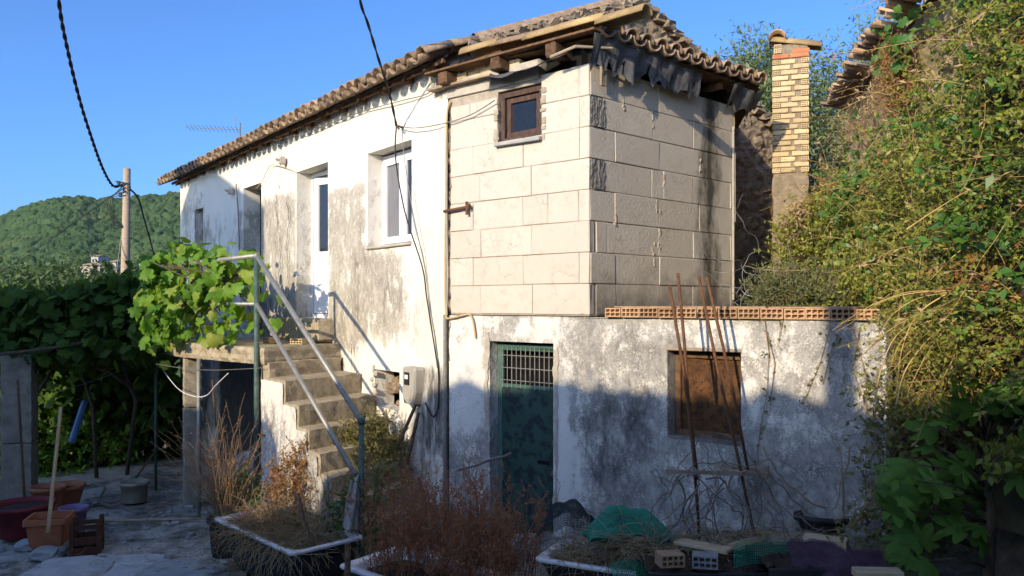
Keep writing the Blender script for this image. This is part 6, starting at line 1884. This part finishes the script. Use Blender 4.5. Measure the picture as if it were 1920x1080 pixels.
# big shaded vine over the pergola
pv = thing('pergola_vine', at(120, 900, 13), 'dark shaded vine spreading over the pergola beyond the pillar', 'grapevine')
n = 5200
x_ = rng.uniform(-60, 310, n); y_ = rng.beta(2, 2, n)*190+500
P = np.array([at(a, b, rng.uniform(11.6, 15.5)) for a, b in zip(x_, y_)])
tz = EYE+(570-np.interp(x_, [-60, 60, 160, 240, 280, 310], [560, 556, 548, 500, 470, 470]))/1480*P[:, 1]
P[:, 2] = np.minimum(P[:, 2], tz+rng.normal(0, .05, n))
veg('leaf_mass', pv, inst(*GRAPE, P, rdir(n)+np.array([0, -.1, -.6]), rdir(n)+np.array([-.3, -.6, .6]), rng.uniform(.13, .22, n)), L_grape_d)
for i in range(14):
    a_ = at(random.uniform(-30, 300), random.uniform(600, 690), 13.5); b_ = Vector((a_.x+random.gauss(0, .8), a_.y+random.gauss(0, .6), -1.0 if i < 5 else a_.z-random.random()*.4))
    s = MB(); s.tube([a_, a_.lerp(b_, .5)+Vector((random.gauss(0, .25), 0, .1)), b_], [.02, .03, .035], 6); s.build('stem', M_bark, pv, True)
n = 3200
P = np.array([at(a, b, rng.uniform(15, 18)) for a, b in zip(rng.uniform(-60, 330, n), rng.uniform(600, 800, n))])
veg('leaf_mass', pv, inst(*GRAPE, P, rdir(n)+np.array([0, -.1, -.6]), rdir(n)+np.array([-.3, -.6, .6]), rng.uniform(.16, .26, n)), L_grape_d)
# greenery below and behind the pergola
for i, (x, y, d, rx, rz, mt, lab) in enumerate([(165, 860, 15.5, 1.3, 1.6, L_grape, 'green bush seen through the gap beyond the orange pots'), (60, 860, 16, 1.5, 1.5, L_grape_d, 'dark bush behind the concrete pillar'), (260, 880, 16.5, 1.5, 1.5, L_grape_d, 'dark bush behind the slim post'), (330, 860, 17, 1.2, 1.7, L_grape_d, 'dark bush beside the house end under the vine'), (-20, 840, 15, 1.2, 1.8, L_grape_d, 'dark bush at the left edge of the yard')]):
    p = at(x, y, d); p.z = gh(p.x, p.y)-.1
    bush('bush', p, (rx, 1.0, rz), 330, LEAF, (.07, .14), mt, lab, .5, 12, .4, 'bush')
# ------------------------------------------------------------------ trees
def tree(name, base, H_, crown, nl_, leaf, size, mat, label, limbs=9, cat='tree', group=None, gap=.45, lean=0.0):
    """trunk, limbs and a crown of leaf clumps with gaps"""
    base = Vector(base); t = thing(name, base, label, cat, group)
    cx, cy, cz, rx, ry, rz = crown
    C_ = Vector((cx, cy, cz))
    s = MB(); fork = base.lerp(C_, .45); s.tube([base-Z*.3, base.lerp(fork, .5)+Vector((.1, 0, 0)), fork], [.05*H_*.5, .04*H_*.5, .03*H_*.5], 9); s.build('trunk', M_bark, t, True)
    cl = []
    k = 0
    while len(cl) < 46:
        v = Vector((random.uniform(-1, 1), random.uniform(-1, 1), random.uniform(-1, 1)))
        if v.length > 1 or v.length < .35: continue
        cl.append(C_+Vector((v.x*rx, v.y*ry, v.z*rz)))
    for i in range(limbs):
        q = cl[i*4 % len(cl)]
        s = MB(); s.tube([fork, fork.lerp(q, .5)+Vector((random.gauss(0, .1*rx), random.gauss(0, .1*rx), .1*rz)), q], [.014*H_, .008*H_, .003*H_], 6); s.build('limb', M_bark, t, True)
    cp = np.array([tuple(q) for q in cl]); w = rng.uniform(.3, 1.0, len(cl)); idc = rng.choice(len(cl), nl_, p=w/w.sum())
    rad = np.array([rx, ry, rz])*gap
    P = cp[idc]+np.clip(rng.normal(0, .5, (nl_, 3)), -1.1, 1.1)*rad[None, :]*.8
    o = veg('crown', t, inst(*leaf, P, rdir(nl_), rdir(nl_)+np.array([-.2, -.3, .6]), rng.uniform(size[0], size[1], nl_)), mat)
    return t
for x, ytop, xb, d, rx, rz, lab in ((1405, 105, 1420, 21, 1.25, 1.7, 'silvery olive tree behind the roof left of the chimney'), (1575, 100, 1590, 21, 1.35, 2.3, 'olive tree right behind the chimney'), (1650, 55, 1650, 22, 1.0, 2.4, 'tall olive tree between the chimney and the ruin'), (1520, 190, 1520, 24, 1.7, 2.0, 'low olive tree behind the chimney base')):
    tpz = at(x, ytop, d).z; cz = tpz-rz*.95
    tree('olive_tree', (at(xb, 500, d).x, d, 2.6), 6, (at(x, 0, d).x, d, cz, rx, rx, rz), 17000, LEAFN, (.10, .21), L_olive, lab, gap=.55)
# trees of the valley and hillside foot
far = [(30, 505, 70, 5, 'round green tree in the valley at the far left'), (95, 520, 75, 4.5, 'olive green tree below the hill next to the far left one'), (150, 512, 85, 5, 'green tree in the valley left of the small white house'), (225, 520, 95, 4.5, 'green tree in front of the small white house'), (270, 505, 90, 5, 'green tree right of the utility pole'), (60, 540, 55, 4, 'dark tree just above the pergola vine'), (185, 535, 60, 3.6, 'dark tree above the vine left of the pole'), (0, 535, 50, 4, 'dark tree at the left picture edge above the vine'), (125, 545, 52, 3.4, 'low tree behind the middle of the pergola vine'), (310, 500, 120, 6, 'tree at the foot of the hill beside the house end')]
for x, yt, d, r_, lab in far:
    p = at(x, yt, d)
    tree('valley_tree', (p.x, p.y, gh(p.x, p.y)-.5), 8, (p.x, p.y, p.z-r_*.8, r_*1.15, r_, r_*.9), 4200, LEAF, (.30, .62), L_tree, lab, 5, 'tree', 'trees in the valley below the hill', .5)
for x, yt, d, lab in ((196, 492, 110, 'slim dark cypress left of the wooden pole'), (207, 497, 112, 'slim dark cypress just beside the wooden pole'), (178, 500, 108, 'slim dark cypress furthest left in the valley')):
    p = at(x, yt, d); zb2 = p.z-7
    t = thing('cypress', (p.x, p.y, zb2), lab, 'tree', 'cypresses in the valley')
    s = MB(); s.tube([(p.x, p.y, zb2-3), (p.x, p.y, zb2+1)], .15, 6); s.build('trunk', M_bark, t)
    n = 1500; h = rng.random(n); r_ = .65*np.sin(np.pi*np.clip(h*.85+.12, 0, 1))*np.sqrt(rng.random(n)); a_ = rng.uniform(0, 6.283, n)
    P = np.stack([p.x+r_*np.cos(a_), p.y+r_*np.sin(a_), zb2+7*h], -1)
    veg('crown', t, inst(*LEAFN, P, rdir(n, 1.5), rdir(n), .5), L_cyp)
for x, y, w_, h_, d, lab in ((188, 484, 1.3, .8, 150, 'tiny white house in the valley below the hill'), (180, 500, 3.4, .5, 140, 'long low beige house in the valley left of the pole'), (222, 496, 1.2, 1.2, 130, 'small ochre house just left of the wooden pole'), (282, 496, 2.0, 1.0, 140, 'small pale house right of the pole above the vine')):
    p = at(x, y, d); t = thing('far_house', (p.x, p.y, p.z-h_), lab, 'house', 'far houses in the valley')
    wm = M_lintel if 'beige' in lab or 'ochre' in lab else M_whitestone
    s = MB(); s.cbox((p.x, p.y, p.z-3), (w_, 0, 0), (0, 4, 0), (0, 0, 6+h_*.5)); s.build('wall', wm, t)
    zt2 = p.z+h_*.25
    s = MB(); s.add([(p.x-w_*.55, p.y-2.3, zt2), (p.x+w_*.55, p.y-2.3, zt2), (p.x+w_*.55, p.y+2.3, zt2), (p.x-w_*.55, p.y+2.3, zt2), (p.x-w_*.5, p.y, zt2+.45), (p.x+w_*.5, p.y, zt2+.45)], [(0, 1, 5, 4), (2, 3, 4, 5), (0, 4, 3), (1, 2, 5), (3, 2, 1, 0)]); s.build('roof', M_tile, t)
    for k in (-1, 1):
        s = MB(); s.bbox((p.x+k*w_*.22, p.y-2.02, zt2-.8), (.3, 0, 0), (0, .06, 0), (0, 0, .5), .02); s.build('window', M_dark, t)

# ------------------------------------------------------------------ air over the valley
hz, hn = newmat('valley_haze')
pv_ = Nd(hn, 'ShaderNodeVolumePrincipled', {'Color': (.80, .88, 1.0, 1), 'Density': .00008, 'Anisotropy': .2})
Nd(hn, 'ShaderNodeOutputMaterial', {'Volume': pv_.outputs[0]})
mb = MB(); mb.obox((-1700, -150, -80), (3500, 0, 0), (0, 2900, 0), (0, 0, 190))
tag(mb.build('haze', hz), 'thin blue haze over the valley', 'haze', kind='stuff')
